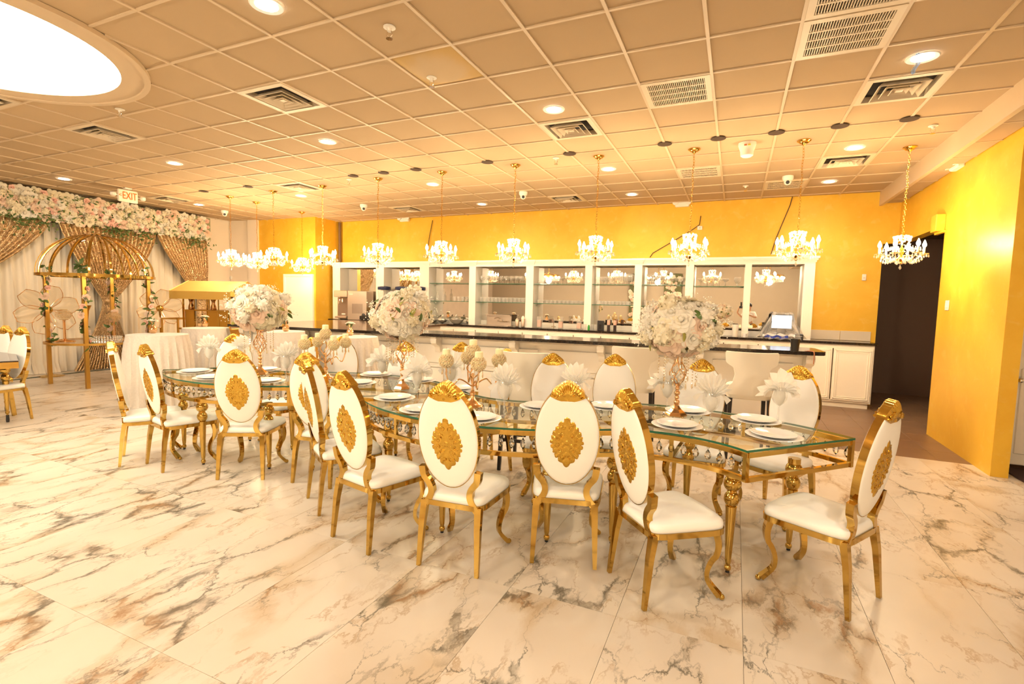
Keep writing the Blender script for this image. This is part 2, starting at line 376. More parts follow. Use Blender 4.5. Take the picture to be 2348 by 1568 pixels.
# ---- ceiling
GX, GY, G = -1.5107, 3.4929, .6096
cl = struct('ceiling', MB().bb(XL-.1, 5.2, YF-.1, YB+.2, CE+.05, CE+.12), M['soffit'], label='suspended ceiling of square white panels')
DIFF = [(-5,0),(-10,0),(-10,-2),(-1,3),(-10,5),(-9,9),(-3,9),(-16,5),(4,3),(4,7)]
GRIL = [(3,1),(3,0),(1,2),(1,7),(3,9)]
REC = [(-3,-2),(-6,2),(-11,2),(-16,2),(-11,6),(-16,6),(-6,6),(-6,9),(-1,2),(-1,6),(-1,9),(4,6),(4,9),(4,2)]
REC_FILL = [(-1,-7),(4,-7),(-6,-7),(-11,-4),(-16,-4),(4,-3),(-13,-9)]  # unseen downlights added to fill the room with light
OVC, OVR, OVI = (-5.8,1.91), 1.33, 1.11
cm = MB().cbox((0,0,.010), (G-.022, G-.022, .014), .003).mesh('ceiling_tile', M['ctile'], False)
XB = 2.12
tiles = []
for i in range(-20, 7):
    for j in range(-15, 12):
        x0, x1, y0, y1 = GX+i*G, GX+(i+1)*G, GY+j*G, GY+(j+1)*G
        if (i,j) in DIFF or (i,j) in GRIL or (i,j) == (-2,0): continue
        if x1 < XL or x0 > XB or y1 < YF or y0 > YB: continue
        if max(hypot(x-OVC[0],y-OVC[1]) for x in (x0,x1) for y in (y0,y1)) < OVR+.02: continue
        cx, cy = (x0+x1)/2, (y0+y1)/2
        if min(hypot(min(max(OVC[0],x0),x1)-OVC[0], min(max(OVC[1],y0),y1)-OVC[1]),9) < OVR-.02:      # tile cut by the cove rim
            ct_ = MB(); n_ = 16; w_ = (G-.022)/n_
            for p in range(n_):
                for q in range(n_):
                    ux, uy = x0+.011+(p+.5)*w_, y0+.011+(q+.5)*w_
                    if hypot(ux-OVC[0],uy-OVC[1]) > OVR-.03: ct_.add([(ux-w_/2,uy-w_/2,CE+.003),(ux-w_/2,uy+w_/2,CE+.003),(ux+w_/2,uy+w_/2,CE+.003),(ux+w_/2,uy-w_/2,CE+.003)], [(0,1,2,3)])
            if ct_.v: ct_.build('ceiling_tile', M['ctile'], cl, smooth=False)
            continue
        tiles.append((0 if seen((cx,cy,CE)) else 1, hypot(cx,cy), cx, cy))
tiles.sort(); trest = MB()
for k, (a, b, x, y) in enumerate(tiles):
    if k < 290: put('ceiling_tile', cm, cl, (x,y,CE), rot=(random.uniform(-.004,.004), random.uniform(-.004,.004), 0))
    else: trest.cbox((x,y,CE+.010), (G-.022,G-.022,.014), .003)
trest.build('ceiling_tile_far', M['ctile'], cl, smooth=False, kind='stuff')
# stained sagging tile
def mat_stain():
    t = NT('stained_tile'); o = t.obj(); ln = t.n('ShaderNodeVectorMath', operation='LENGTH'); t.set(ln.inputs[0], o)
    e = t.smooth(t.math('ADD', ln.outputs['Value'], t.math('MULTIPLY', t.noise(o, 5, 4), .14)), .22, .42)
    c = t.mix(t.math('MULTIPLY', e, .8), (.62,.47,.29), (.60,.39,.13)); return t.finish(t.bsdf(Base_Color=c, Roughness=.9, Normal=t.bump(t.noise(o, 200, 3), .3, .003)))
sx, sy = GX-1.5*G, GY+.5*G
st = MB(); st.grid(lambda u,v: ((u-.5)*.586, (v-.5)*.586, .004-.055*max(0,sin(pi*u)*sin(pi*v))**.7), 12, 12, flip=True)
st.build('ceiling_tile', mat_stain(), cl, (sx,sy,CE), label='sagging yellow stained ceiling tile')
# T-bar grid
for i in range(-19, 7):
    x = GX+i*G
    if x > XB: continue
    segs = [(YF, YB)]
    d = abs(x-OVC[0])
    if d < OVR: h = sqrt(OVR**2-d**2); segs = [(YF, OVC[1]-h), (OVC[1]+h, YB)]
    for a, b in segs: MB().bb(x-.013, x+.013, a, b, CE-.008, CE+.012).build('grid_bar', M['tbar'], cl, smooth=False)
for j in range(-14, 12):
    y = GY+j*G
    if y > YB: continue
    segs = [(XL, XB)]
    d = abs(y-OVC[1])
    if d < OVR: h = sqrt(OVR**2-d**2); segs = [(XL, OVC[0]-h), (OVC[0]+h, XB)]
    for a, b in segs: MB().bb(a, b, y-.011, y+.011, CE-.007, CE+.012).build('grid_bar', M['tbar'], cl, smooth=False)
# dropped beam and lower soffit on the right
ZS = 3.42
struct('trim_beam', MB().bb(XB, XB+.05, 5.0, YB, ZS-.03, CE+.05).bb(XB,XB+.05,YF,5.0,ZS-.03,CE+.05), M['tbar'], label='dropped cream beam along the right side of the ceiling')
sf = struct('ceiling_soffit', MB().bb(XB+.05, 5.2, YF, 6.46, ZS+.012, ZS+.06).bb(XB+.05, XR, 6.46, YB, ZS+.012, ZS+.06), M['soffit'], label='lower soffit between the beam and the golden wall')
for j in range(-7, 12):
    y0, y1 = GY-.25+j*G, GY-.25+(j+1)*G
    if y1 > YB or y0 < 1: continue
    MB().cbox(((XB+.05+XR)/2, (y0+y1)/2, ZS+.006), (XR-XB-.07, G-.02, .014), .003).build('soffit_panel', M['ctile'], sf, smooth=False)
    MB().bb(XB+.05, XR, y1-.009, y1+.009, ZS-.004, ZS+.012).build('grid_bar', M['tbar'], sf, smooth=False)
# ---- round cove light
ov = thing('cove_light', 'large round glowing cove light with cream rim in the ceiling', 'ceiling light', (OVC[0],OVC[1],CE))
MB().lathe([(OVI,-.012),(OVI,-.02),(OVR-.05,-.02),(OVR-.05,-.035),(OVR,-.035),(OVR,.0)], 72, cap=False).build('rim', M['tbar'], ov)
ovp = MB(); ovp.lathe([(.001,.028),(OVI,.028)], 72, cap=False); ovp.f = [f[::-1] for f in ovp.f]
ovp.build('glowing_panel', M['panel'], ov)
MB().lathe([(OVI,.045),(OVI,-.012)], 72, cap=False).build('inner_wall', M['tbar'], ov)
# ---- recessed lights
def lamp(name, ty, power, parent, loc, color, **kw):
    L = bpy.data.lights.new(name, ty); L.energy = power; L.color = color
    for k, v in kw.items(): setattr(L, k, v)
    o = bpy.data.objects.new(name, L); COL.objects.link(o); o.parent = parent; o.location = loc; return o
trim_m = MB().lathe([(.075,-.004),(.105,-.009),(.112,-.002)], 28, cap=False).mesh('trim_ring', M['white_fix'])
dm = MB(); dm.lathe([(.0005,-.0035),(.078,-.0035)], 28, cap=False); dm.f = [f[::-1] for f in dm.f]; disc_m = dm.mesh('led_disc', M['led'])
RL = {(-3,-2):'at the top edge near the round cove light',(-6,2):'third from the drapes in the row nearest the round cove',(-11,2):'second from the drapes in the row nearest the round cove',(-16,2):'nearest the drapes, above the floral valance',
 (-11,6):'above the row of chandeliers left of the bar',(-16,6):'small and bright in front of the cream corner',(-6,6):'behind the chandeliers near the middle of the bar',(-6,9):'close to the golden wall at the middle of the bar',
 (-1,2):'touching a square diffuser in the middle of the ceiling',(-1,6):'behind the chandelier fourth from the right',(-1,9):'close to the golden wall behind the right of the bar',(4,6):'between the two rightmost chandeliers, by a diffuser',(4,9):'close to the golden wall near the hall opening',(4,2):'bright, beside the diffuser at upper right'}
for n, (i,j) in enumerate(REC+REC_FILL):
    x, y = GX+(i+.5)*G, GY+(j+.5)*G
    r = thing('recessed_light', 'round recessed LED ceiling light, '+RL.get((i,j), 'added as fill behind the viewer'), 'ceiling light', (x,y,CE), 0, 'recessed ceiling lights')
    put('trim_ring', trim_m, r); put('led_disc', disc_m, r)
    lamp('downlight', 'SPOT', P_SPOT*(1.5 if n >= len(REC) else 1), r, (0,0,-.02), COOL, spot_size=radians(150), spot_blend=.9, shadow_soft_size=.08)
# bit of torn film hanging from the light at upper right
x, y = GX+4.5*G, GY+2.5*G
fmb = MB(); fmb.grid(lambda u,v: (.03*(u-.5)+.02*sin(5*v), .012*sin(7*u+4*v), -.005-.15*v), 4, 8)
fmb.build('torn_film', glassy('torn_film', (.6,.75,.95), .2, .1, .4, (.5,.7,.95)), None, (x-.06,y-.10,CE), label='torn bluish film hanging from the ceiling light at upper right', cat='film')
# ---- square diffusers
def diffuser_mesh():
    fr = MB(); R = G/2-.012
    def ring(a, za, b, zb):
        A = [(-a,-a,za),(a,-a,za),(a,a,za),(-a,a,za)]; B = [(-b,-b,zb),(b,-b,zb),(b,b,zb),(-b,b,zb)]
        fr.add(A+B, [(i,(i+1)%4,4+(i+1)%4,4+i) for i in range(4)])
    ring(R, .0, R-.0, -.012); ring(R,-.012,R-.05,-.014); ring(R-.05,-.014,R-.05,.05)
    frame = fr.mesh('diffuser_frame', M['vent'], False)
    vn = []
    for a in (.19,.13,.07):
        fr = MB()
        def ring2(a, za, b, zb, fr=fr):
            A = [(-a,-a,za),(a,-a,za),(a,a,za),(-a,a,za)]; B = [(-b,-b,zb),(b,-b,zb),(b,b,zb),(-b,b,zb)]
            fr.add(A+B, [(i,(i+1)%4,4+(i+1)%4,4+i) for i in range(4)])
        ring2(a,-.03,a-.045,.02); ring2(a,-.03,a-.006,-.033); ring2(a-.006,-.033,a-.048,.016)
        vn.append(fr.mesh('diffuser_vane', M['vent'], False))
    cmesh = MB().box((0,0,-.02),(.055,.055,.012)).mesh('diffuser_center', M['vent'], False)
    back = MB().bb(-.25,.25,-.25,.25,.04,.045).mesh('diffuser_throat', M['darkhole'], False)
    return frame, vn, cmesh, back
dfr, dvn, dce, dba = diffuser_mesh()
DL = {(-5,0):'with dark throat, right of the round cove light',(-10,0):'below the round cove light',(-10,-2):'cut off by the left edge of the photo',(-1,3):'beside a recessed light mid ceiling',(-10,5):'above the left group of chandeliers',(-9,9):'by the golden wall left of the bar',(-3,9):'by the golden wall behind the middle chandeliers',(-16,5):'right of the EXIT sign',(4,3):'large, at upper right below a bright light',(4,7):'between the two rightmost chandelier canopies'}
for (i,j) in DIFF:
    r = thing('air_diffuser', 'square white air diffuser '+DL[(i,j)], 'air vent', (GX+(i+.5)*G, GY+(j+.5)*G, CE), 0, 'ceiling air diffusers')
    put('frame', dfr, r); put('center_plate', dce, r); put('throat', dba, r)
    for v in dvn: put('vane', v, r)
# ---- return grilles
gfr = MB()
for s in (-1,1): gfr.bb(s*.245, s*.294, -.294,.294,-.012,.0).bb(-.245,.245, s*.245, s*.294,-.012,.0)
gfrm = gfr.mesh('grille_frame', M['vent'], False)
slat = MB().bb(-.0035,.0035,-.056,.056,-.010,.014).mesh('grille_slat', M['vent'], False)
railm = MB().bb(-.245,.245,-.008,.008,-.012,.004).mesh('grille_rail', M['vent'], False)
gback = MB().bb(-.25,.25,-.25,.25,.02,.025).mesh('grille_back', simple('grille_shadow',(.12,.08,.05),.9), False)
GL = {(3,1):'large, at upper right',(3,0):'cut by the top edge at upper right',(1,2):'in the middle right of the ceiling',(1,7):'behind the chandelier third from the right',(3,9):'behind a small camera near the golden wall'}
for (i,j) in GRIL:
    r = thing('return_grille', 'square slatted return air grille '+GL[(i,j)], 'air vent', (GX+(i+.5)*G, GY+(j+.5)*G, CE), 0, 'return air grilles')
    put('frame', gfrm, r); put('back_plate', gback, r)
    for q in range(4):
        y = -.245+.1225*(q+.5)
        for k in range(30): put('slat', slat, r, (-.237+k*.474/29, y, 0))
        if q: put('rail', railm, r, (0,-.245+.1225*q,0))
# ---- sprinklers, cameras, covers, exit sign, emergency lights
sp_a = MB().lathe([(.028,0),(.028,-.004),(.012,-.007),(.010,-.02)], 14).mesh('escutcheon', M['white_fix'])
sp_b = MB().tube([(-.010,0,-.018),(-.014,0,-.035),(0,0,-.05)], .003, 5).tube([(.010,0,-.018),(.014,0,-.035),(0,0,-.05)], .003, 5).lathe([(.016,-.052),(.016,-.05)], 10).mesh('sprinkler_head', M['chrome'])
for p, w in (((893,62),'near the top middle, above the stained tile'),((990,165),'poking through the stained sagging tile'),((275,250),'just below the round cove light'),((1275,362),'right of the middle chandelier canopies'),((800,411),'left of the middle chandeliers'),((1710,426),'near the golden wall, below the motion sensor'),((2140,288),'between the rightmost chandelier and the beam')):
    x, y = at(*p, CE); r = thing('sprinkler', 'small fire sprinkler head '+w, 'sprinkler', (x,y,CE-(.045 if p==(990,165) else 0)), 0, 'fire sprinklers')
    put('escutcheon', sp_a, r, sc=1.6); put('sprinkler_head', sp_b, r, sc=1.6)
cam_a = MB().lathe([(.062,0),(.062,-.03),(.052,-.05),(.03,-.058)], 20).mesh('camera_base', M['white_fix'])
cam_b = MB().sph((0,0,-.065), .042, 16, 10).mesh('camera_ball', M['white_fix'])
cam_c = MB().lathe([(.026,0),(.026,.012),(.018,.016),(.001,.017)], 16).mesh('camera_lens', M['blackplastic'])
for p, w in (((515,483),'left of the leftmost chandelier chain'),((834,469),'above the left end of the bar shelves'),((1200,440),'above the middle of the bar'),((1807,404),'in front of the grille near the golden wall')):
    x, y = at(*p, CE); r = thing('dome_camera', 'white turret security camera '+w, 'camera', (x,y,CE), 0, 'ceiling security cameras')
    put('camera_base', cam_a, r, sc=1.25); put('camera_ball', cam_b, r, sc=1.25)
    d = Vector((-x,-y,-3.2)).normalized(); o = put('camera_lens', cam_c, r, tuple(Vector((0,0,-.081))+d*.045)); o.rotation_euler = d.to_track_quat('Z','Y').to_euler()
x, y = at(1714,328,CE); r = thing('motion_sensor', 'white round motion sensor on the ceiling', 'sensor', (x,y,CE))
MB().lathe([(.1,0),(.1,-.03),(.09,-.06),(.075,-.1),(.07,-.15),(.05,-.165)], 24).build('sensor_body', M['white_fix'], r)
MB().box((-.02,-.095,-.045),(.03,.01,.018)).build('indicator', simple('sensor_label',(.75,.25,.1),.5), r); MB().box((.02,-.095,-.045),(.03,.01,.018)).build('indicator', simple('sensor_label_y',(.8,.65,.1),.5), r)
hole = MB().lathe([(.085,0),(.085,-.005),(.07,-.008)], 20).mesh('hole_cover', simple('brown_cover',(.06,.032,.016),.8))
HP = [(1527,326),(1306,346),(1116,366),(948,383),(803,399),(567,431),(468,441),(1780,303),(1920,295),(2080,277),(1658,317),(882,398)]
HW = ['third','fifth','sixth','seventh','tenth','eleventh','twelfth',None,None,None,None,None]
for k, p in enumerate(sorted(HP, key=lambda q: -q[0])):
    x, y = at(*p, CE); x = GX+round((x-GX)/G*2)/2*G
    NW = ['rightmost','second','third','fourth','fifth','sixth','seventh','eighth','ninth','tenth','eleventh','twelfth'][k]
    put('round_hole_cover', hole, None, (x, GY+5.0*G-.02, CE-.006), label=f'dark round patch on the ceiling grid, {NW} from the right' if k else 'dark round patch on the ceiling grid, rightmost of the row', cat='cover', group='dark ceiling patches')
# ================================================================== OVAL BACK CHAIRS
BT = radians(9)                                   # backrest tilt
BM = T(0,-.205,.56) @ RX(BT)                      # back plane: local x right, z up, y forward
OA, OB, OZ = .194, .312, .268                      # oval semi axes and centre height above the pivot
def chair_meshes():
    D = {}
    # seat cushion (front at +y)
    def outline(k, n=40):
        pts = []
        for i in range(n):
            a = 2*pi*i/n; c, s_ = cos(a), sin(a); e = .27
            x = abs(c)**e*(1 if c > 0 else -1); y = abs(s_)**e*(1 if s_ > 0 else -1)
            w = .205+.040*(y+1)/2
            fr = .022*(1-x*x) if y > 0 else 0
            pts.append((x*w*k, (y*.225+fr)*k+.005))
        return pts
    mb = MB(); vs = []; fs = []; n = 40
    for k, z in ((.97,.412),(1.0,.420),(1.0,.440),(.985,.455),(.93,.468),(.75,.478),(.4,.483),(.05,.484)):
        vs += [(x,y,z) for x,y in outline(k, n)]
    for r in range(7):
        for i in range(n): fs.append((r*n+i, r*n+(i+1)%n, r*n+n+(i+1)%n, r*n+n+i))
    fs.append(tuple(range(n-1,-1,-1))); fs.append(tuple(range(7*n,8*n))); mb.add(vs, fs); D['seat'] = mb.mesh('seat', M['leather'], ang=80)
    mb = MB(); o = outline(.985, 40); mb.sweep([(x,y,.402) for x,y in o], [(-.010,-.016),(.010,-.016),(.010,.016),(-.010,.016)], closed=True); D['seat_frame'] = mb.mesh('seat_frame', M['gold'])
    # backrest pad
    mb = MB(); n = 40; vs = []; fs = []
    prof = [(1.0,-.017),(.99,-.021),(.93,-.026),(.75,-.031),(.4,-.034),(.02,-.035)]
    rings = [(k,-d) for k,d in prof[::-1]] + [(k,d) for k,d in prof]
    rings = [(k, .041 if False else y) for k,y in rings]
    for k, y in rings:
        for i in range(n): a = 2*pi*i/n; vs.append((OA*k*cos(a), y, OZ+OB*k*sin(a)))
    R = len(rings)
    for r in range(R-1):
        for i in range(n): fs.append((r*n+i, r*n+n+i, r*n+n+(i+1)%n, r*n+(i+1)%n))
    fs.append(tuple(range(n))); fs.append(tuple(range(R*n-1,(R-1)*n-1,-1)))
    mb.add(vs, fs, BM); D['backrest'] = mb.mesh('backrest', M['leather'], ang=60)
    mb = MB(); n = 56
    pts = [((OA+.006)*cos(2*pi*i/n), 0, OZ+(OB+.006)*sin(2*pi*i/n)) for i in range(n)]
    mb.sweep(pts, [(-.030,-.005),(.030,-.005),(.030,.006),(-.030,.006)], BM, closed=True, up=(0,1,0))
    # section axes are (side, up'): widen along depth
    mb = MB(); vs = []; fs = []
    for i in range(n):
        a = 2*pi*i/n
        for k, y in ((0,-.019),(0,.019),(.0035,.019),(.0035,-.019)): vs.append(((OA+k)*cos(a), y, OZ+(OB+k)*sin(a)))
    for i in range(n):
        j = (i+1) % n
        for q in range(4): w = (q+1) % 4; fs.append((i*4+q, j*4+q, j*4+w, i*4+w))
    mb.add(vs, fs, BM); D['back_rim'] = mb.mesh('back_rim', M['gold'], ang=30)
    # carved shell crest
    mb = MB(); na, nr = 66, 8; cz = OZ+OB-.036; CW = .101
    def crest(u, v, sgn):
        a = pi*u; rib = .5+.5*cos(a*26); s_ = sin(a)
        R = 1/((abs(cos(a))/CW)**2.0+(s_/.078)**2.0)**.5*(1-.14*abs(sin(2*a))**1.5)
        R *= 1+.030*rib*s_*(1 if v > .9 else .0)
        r = R*v; x, z = r*cos(a), r*s_
        bot = -.030*(1-(x/CW)**2)                         # lower edge dips in the middle
        zz = z+bot*(1-min(1,z/.06)) if z < .06 else z
        fan = max(0,min(1,(v-.40)/.12))*(1-max(0,(v-.93)/.07))
        h = .023+.011*(1-v**4)+.0060*(rib-.3)*fan*s_**.4+.010*max(0,1-abs(v-.36)/.10)*s_+.008*max(0,1-v/.2)
        if v > .985: h = .021
        return (x, sgn*h, cz+zz)
    F = MB().grid(lambda u,v: crest(u,v,1), na, nr); B = MB().grid(lambda u,v: crest(u,v,-1), na, nr, flip=True)
    mb.add(F.v, [f[::-1] for f in F.f], BM).add(B.v, [f[::-1] for f in B.f], BM)
    vs = []
    for i in range(na+1): vs += [crest(i/na,1,1), crest(i/na,1,-1)]
    mb.add(vs, [(2*i,2*i+2,2*i+3,2*i+1) for i in range(na)], BM)
    m = 20; sc = [(-CW+2*CW*k/m, 0, cz-.004-.030*(1-((-1+2*k/m))**2)) for k in range(m+1)]
    mb.sweep(sc, [(-.030,-.010),(.030,-.010),(.032,.008),(-.032,.008)], BM, up=(0,0,1))
    for s in (-1,1):
        for yy in (-.035,.035):
            for q0, q1, zz, rr in ((.024,.076,.008,.007),(.034,.090,-.006,.0065)): mb.tube([(s*(q0+(q1-q0)*q/8), yy, cz+zz+.012*sin(q*.75)) for q in range(9)], rr, 5, BM, up=(0,1,0))
            mb.sph((s*.022,yy,cz+.004),.012,8,5,(1,.6,1),BM)
    D['crest'] = mb.mesh('crest', M['gold_carved'], ang=55)
    # carved medallion on the rear face: lobed lozenge with scroll relief
    mb = MB(); na, nr = 160, 12
    def medR(a):
        c, s_ = abs(cos(a)), abs(sin(a)); R = 1/(c/.112+s_/.172); R = .22*R+.78/sqrt((c/.106)**2+(s_/.158)**2)
        lob = abs(cos(a*10)); R *= .92+.10*sqrt(lob)
        if s_ > .985: R *= 1.07
        return R
    def med(u, v):
        a = 2*pi*u; R = medR(a); r = v*R; x, z = r*cos(a), r*sin(a); ax = abs(x)
        h = .011*(1-v**10)+.0022*sin(ax*190+1.2*sin(z*70))*cos(z*95)+.0016*sin((ax+z)*150)+.0012*sin((ax-z)*170)
        if v > .99: h = -.003
        return (x, -.029-max(h,-.003), OZ-.025+z)
    mb.grid(med, na, nr+4, BM, flip=True)
    for sx in (-1,1):
        for sz in (-1,1):
            for (x0,z0,r0) in ((.032,.045,.020),(.058,.018,.017),(.022,.095,.017)):
                mb.tube([(sx*(x0+r0*(1-q/14)*cos(q*.75)), -.0400, OZ-.025+sz*(z0+r0*(1-q/14)*sin(q*.75))) for q in range(12)], .0032, 5, BM, up=(0,1,0))
    mb.sph((0,-.038,OZ-.025),.014,10,6,(1,.45,1.3),BM)
    D['medallion'] = mb.mesh('medallion', M['gold_carved'], ang=60)
    # S uprights, one each
    for s, nm in ((-1,'uprightL'),(1,'uprightR')):
        mb = MB(); P = []
        for k in range(15):
            q = k/14; x = .172-.044*sin(pi*min(1,q*1.35))+.014*max(0,q-.55)/.45
            P.append((s*x, -.200-.022*q, .385+.245*q))
        mb.bar(P, .040, .038, up=(0,1,0), scl=[1.05-.10*sin(pi*k/14) for k in range(15)]); D[nm] = mb.mesh('upright', M['gold'])
        mb = MB(); mb.bar([(s*.180,-.200,.405),(s*.186,-.222,.28),(s*.196,-.250,.0)], .040, .034, up=(0,1,0), scl=[1.12,.95,.62]); D['rear'+nm[-1]] = mb.mesh('rear_leg', M['gold'])
        mb = MB(); P = []; sc = []
        for k in range(19):
            q = k/18; z = .395*(1-q)+.022*q; o = .016*sin(pi*min(1,q*2.2))-.030*sin(pi*max(0,(q-.40))/.60)*1.0+.030*max(0,q-.80)/.2
            P.append((s*(.196+o*.75), .190+o*.9, z)); sc.append(1.25-.62*q if q < .8 else .75+.2*(q-.8)/.2)
        mb.bar(P, .040, .030, up=(s*.7,.7,0), scl=sc)
        mb.sph((P[-1][0]+s*.006, P[-1][1]+.010, .017), .018, 10, 6, (1,1,.95)); D['front'+nm[-1]] = mb.mesh('front_leg', M['gold'])
    return D
CM = chair_meshes()
def make_chair():
    t = thing('oval_back_chair', 'x', 'chair', (0,0,0), 0, 'oval back dining chairs')
    for nm, key in (('seat','seat'),('seat_frame','seat_frame'),('backrest','backrest'),('back_rim','back_rim'),('crest','crest'),('medallion','medallion'),('upright','uprightL'),('upright','uprightR'),('rear_leg','rearL'),('rear_leg','rearR'),('front_leg','frontL'),('front_leg','frontR')):
        o = put(nm, CM[key], t)
        if nm == 'crest': o['label'] = 'carved gold shell crest'
        if nm == 'medallion': o['label'] = 'carved gold medallion on the rear of the backrest'
    bpy.context.view_layer.update(); return tree(t)
chair0 = make_chair(); _first = [True]
def place_chair(x, y, ang, label):                 # ang: heading of the chair front
    rz = ang-pi/2
    if _first[0]: _first[0] = False; chair0.location = (x,y,0); chair0.rotation_euler = (0,0,rz); chair0['label'] = label; return chair0
    return copy_tree(chair0, None, (x,y,0), rz, label)
def chair_rear(p, q, label, dang=0):               # from the two rear foot pixels (left, right in the photo)
    a, b = Vector(at(*p)), Vector(at(*q)); c = (a+b)/2; d = (b-a); fw = Vector((-d.y, d.x)).normalized()
    ang = atan2(fw.y, fw.x)+radians(dang); fw = Vector((cos(ang), sin(ang))); o = c+fw*.250
    return place_chair(o.x, o.y, ang, label)
NEAR = [('c2',(335,1062),(375,1085),0,'white and gold oval back chair, second from the left on the near side'),
 ('c3',(500,1100),(602,1100),0,'white and gold oval back chair with large medallion, third from the left, seat turned right'),
 ('c4',(672,1107),(755,1120),0,'oval back chair mostly hidden behind another, left of the table bend'),
 ('c5',(706,1142),(731,1182),0,'oval back chair seen edge on in front of a hidden one'),
 ('c6',(763,1230),(845,1272),0,'oval back chair angled right, left of the two frontmost backs'),
 ('c7',(960,1295),(1093,1325),0,'oval back chair with full medallion, near side, left of the middle table leg'),
 ('c8',(1220,1290),(1363,1305),0,'oval back chair seen squarely from behind at the middle of the near side'),
 ('c9',(1398,1313),(1475,1397),0,'oval back chair turned right, second from the right on the near side'),
 ('c10',(1945,1422),(2015,1370),0,'oval back chair at the right end of the table facing left')]
for n, p, q, da, lb in NEAR: chair_rear(p, q, lb, da)
a = at(284,1045); fw = radians(57); place_chair(a[0]+.25*cos(fw)-.19*cos(fw+pi/2), a[1]+.25*sin(fw)-.19*sin(fw+pi/2)+.0, fw, 'oval back chair seen edge on at the far left end of the table')
# far side chairs: by crest top pixel, heading relative to the direction towards the viewer
FARC = [((535,764),6,'far side oval back chair leftmost, behind the left bouquet stand'),((717,772),-62,'far side oval back chair seen almost edge on behind a candle globe'),
 ((785,770),-12,'far side oval back chair behind the left candelabra'),((932,782),-18,'far side oval back chair hidden behind the middle bouquet stand'),((1060,783),-10,'far side oval back chair behind the top candle of the right candelabra'),
 ((1165,798),-60,'far side oval back chair turned edge on, right of the right candelabra'),((1269,808),0,'far side oval back chair facing us, fourth from the right'),((1411,810),2,'far side oval back chair facing us, third from the right'),
 ((1612,822),-4,'far side oval back chair behind the right bouquet stand'),((1836,837),-26,'far side oval back chair, rightmost, turned slightly left')]
CZ = .56+(OZ+OB+.047)*cos(BT); CY = -.205-(OZ+OB+.047)*sin(BT)
for p, da, lb in FARC:
    w = at(*p, CZ); ang = atan2(-w[1],-w[0])+radians(da); place_chair(w[0]-cos(ang)*CY, w[1]-sin(ang)*CY, ang, lb)
# two chairs at the other table on the left edge
for p, lb in (((14,745),'oval back chair cut off by the left edge of the photo'),((52,748),'oval back chair beside the dark glass table at the left edge')):
    w = at(*p, CZ); ang = atan2(-w[1],-w[0])+radians(-64); place_chair(w[0]-cos(ang)*CY, w[1]-sin(ang)*CY, ang, lb)

# ================================================================== SERPENTINE TABLE (four curved sections)
TZ = .83; RI, RO = .68, 1.585; DD = RI+RO
k_ = H/1.5
cA = Vector((-.34*k_, 2.38*k_)); aAB, aBC, aCD = radians(127), radians(227), radians(125.5)
dv = lambda a: Vector((cos(a), sin(a)))
cB = cA+DD*dv(aAB); cC = cB+DD*dv(aBC); cD = cC+DD*dv(aCD)
SEG = [('A',cA,radians(45.5),aAB,'right end section of the mirrored gold serpentine table'),('B',cB,aBC,aAB+pi,'second section from the right of the gold serpentine table, bulging forward'),
       ('C',cC,aBC-pi,aCD,'third section from the right of the gold serpentine table, bending back'),('D',cD,radians(232),aCD+pi,'left end section of the gold serpentine table')]
drop = MB().lathe([(.001,-.062),(.010,-.050),(.0125,-.040),(.009,-.026),(.003,-.016),(.001,-.012)], 6, cap=False).sph((0,0,-.006),.005,6,4).mesh('crystal_drop', M['facet'], False)
leg_m = MB()
prof = [(.028,.0),(.028,.012)]
leg_m.lathe([(.012,.0),(.012,.012)], 12); leg_m.sph((0,0,.032),.024,14,8); leg_m.lathe([(.014,.05),(.018,.06),(.020,.07),(.022,.1),(.036,.40),(.038,.425),(.030,.43)], 16)
leg_m.sph((0,0,.470),.052,18,10); leg_m.lathe([(.030,.51),(.034,.515),(.030,.522)], 14); leg_m.sph((0,0,.565),.060,18,10,(1,1,.85)); leg_m.lathe([(.035,.60),(.045,.605),(.045,.640)], 14); leg_m.v = [(x*.88,y*.88,z) for x,y,z in leg_m.v]
leg_me = leg_m.mesh('table_leg', M['gold'])
foot_me = MB().lathe([(.011,0),(.013,.004),(.011,.014)], 10).mesh('foot_pad', M['blackplastic'])
NL = {'A':'', 'B':'', 'C':'', 'D':''}
FT, FB = .812, .655                                # frame top and bottom rail heights
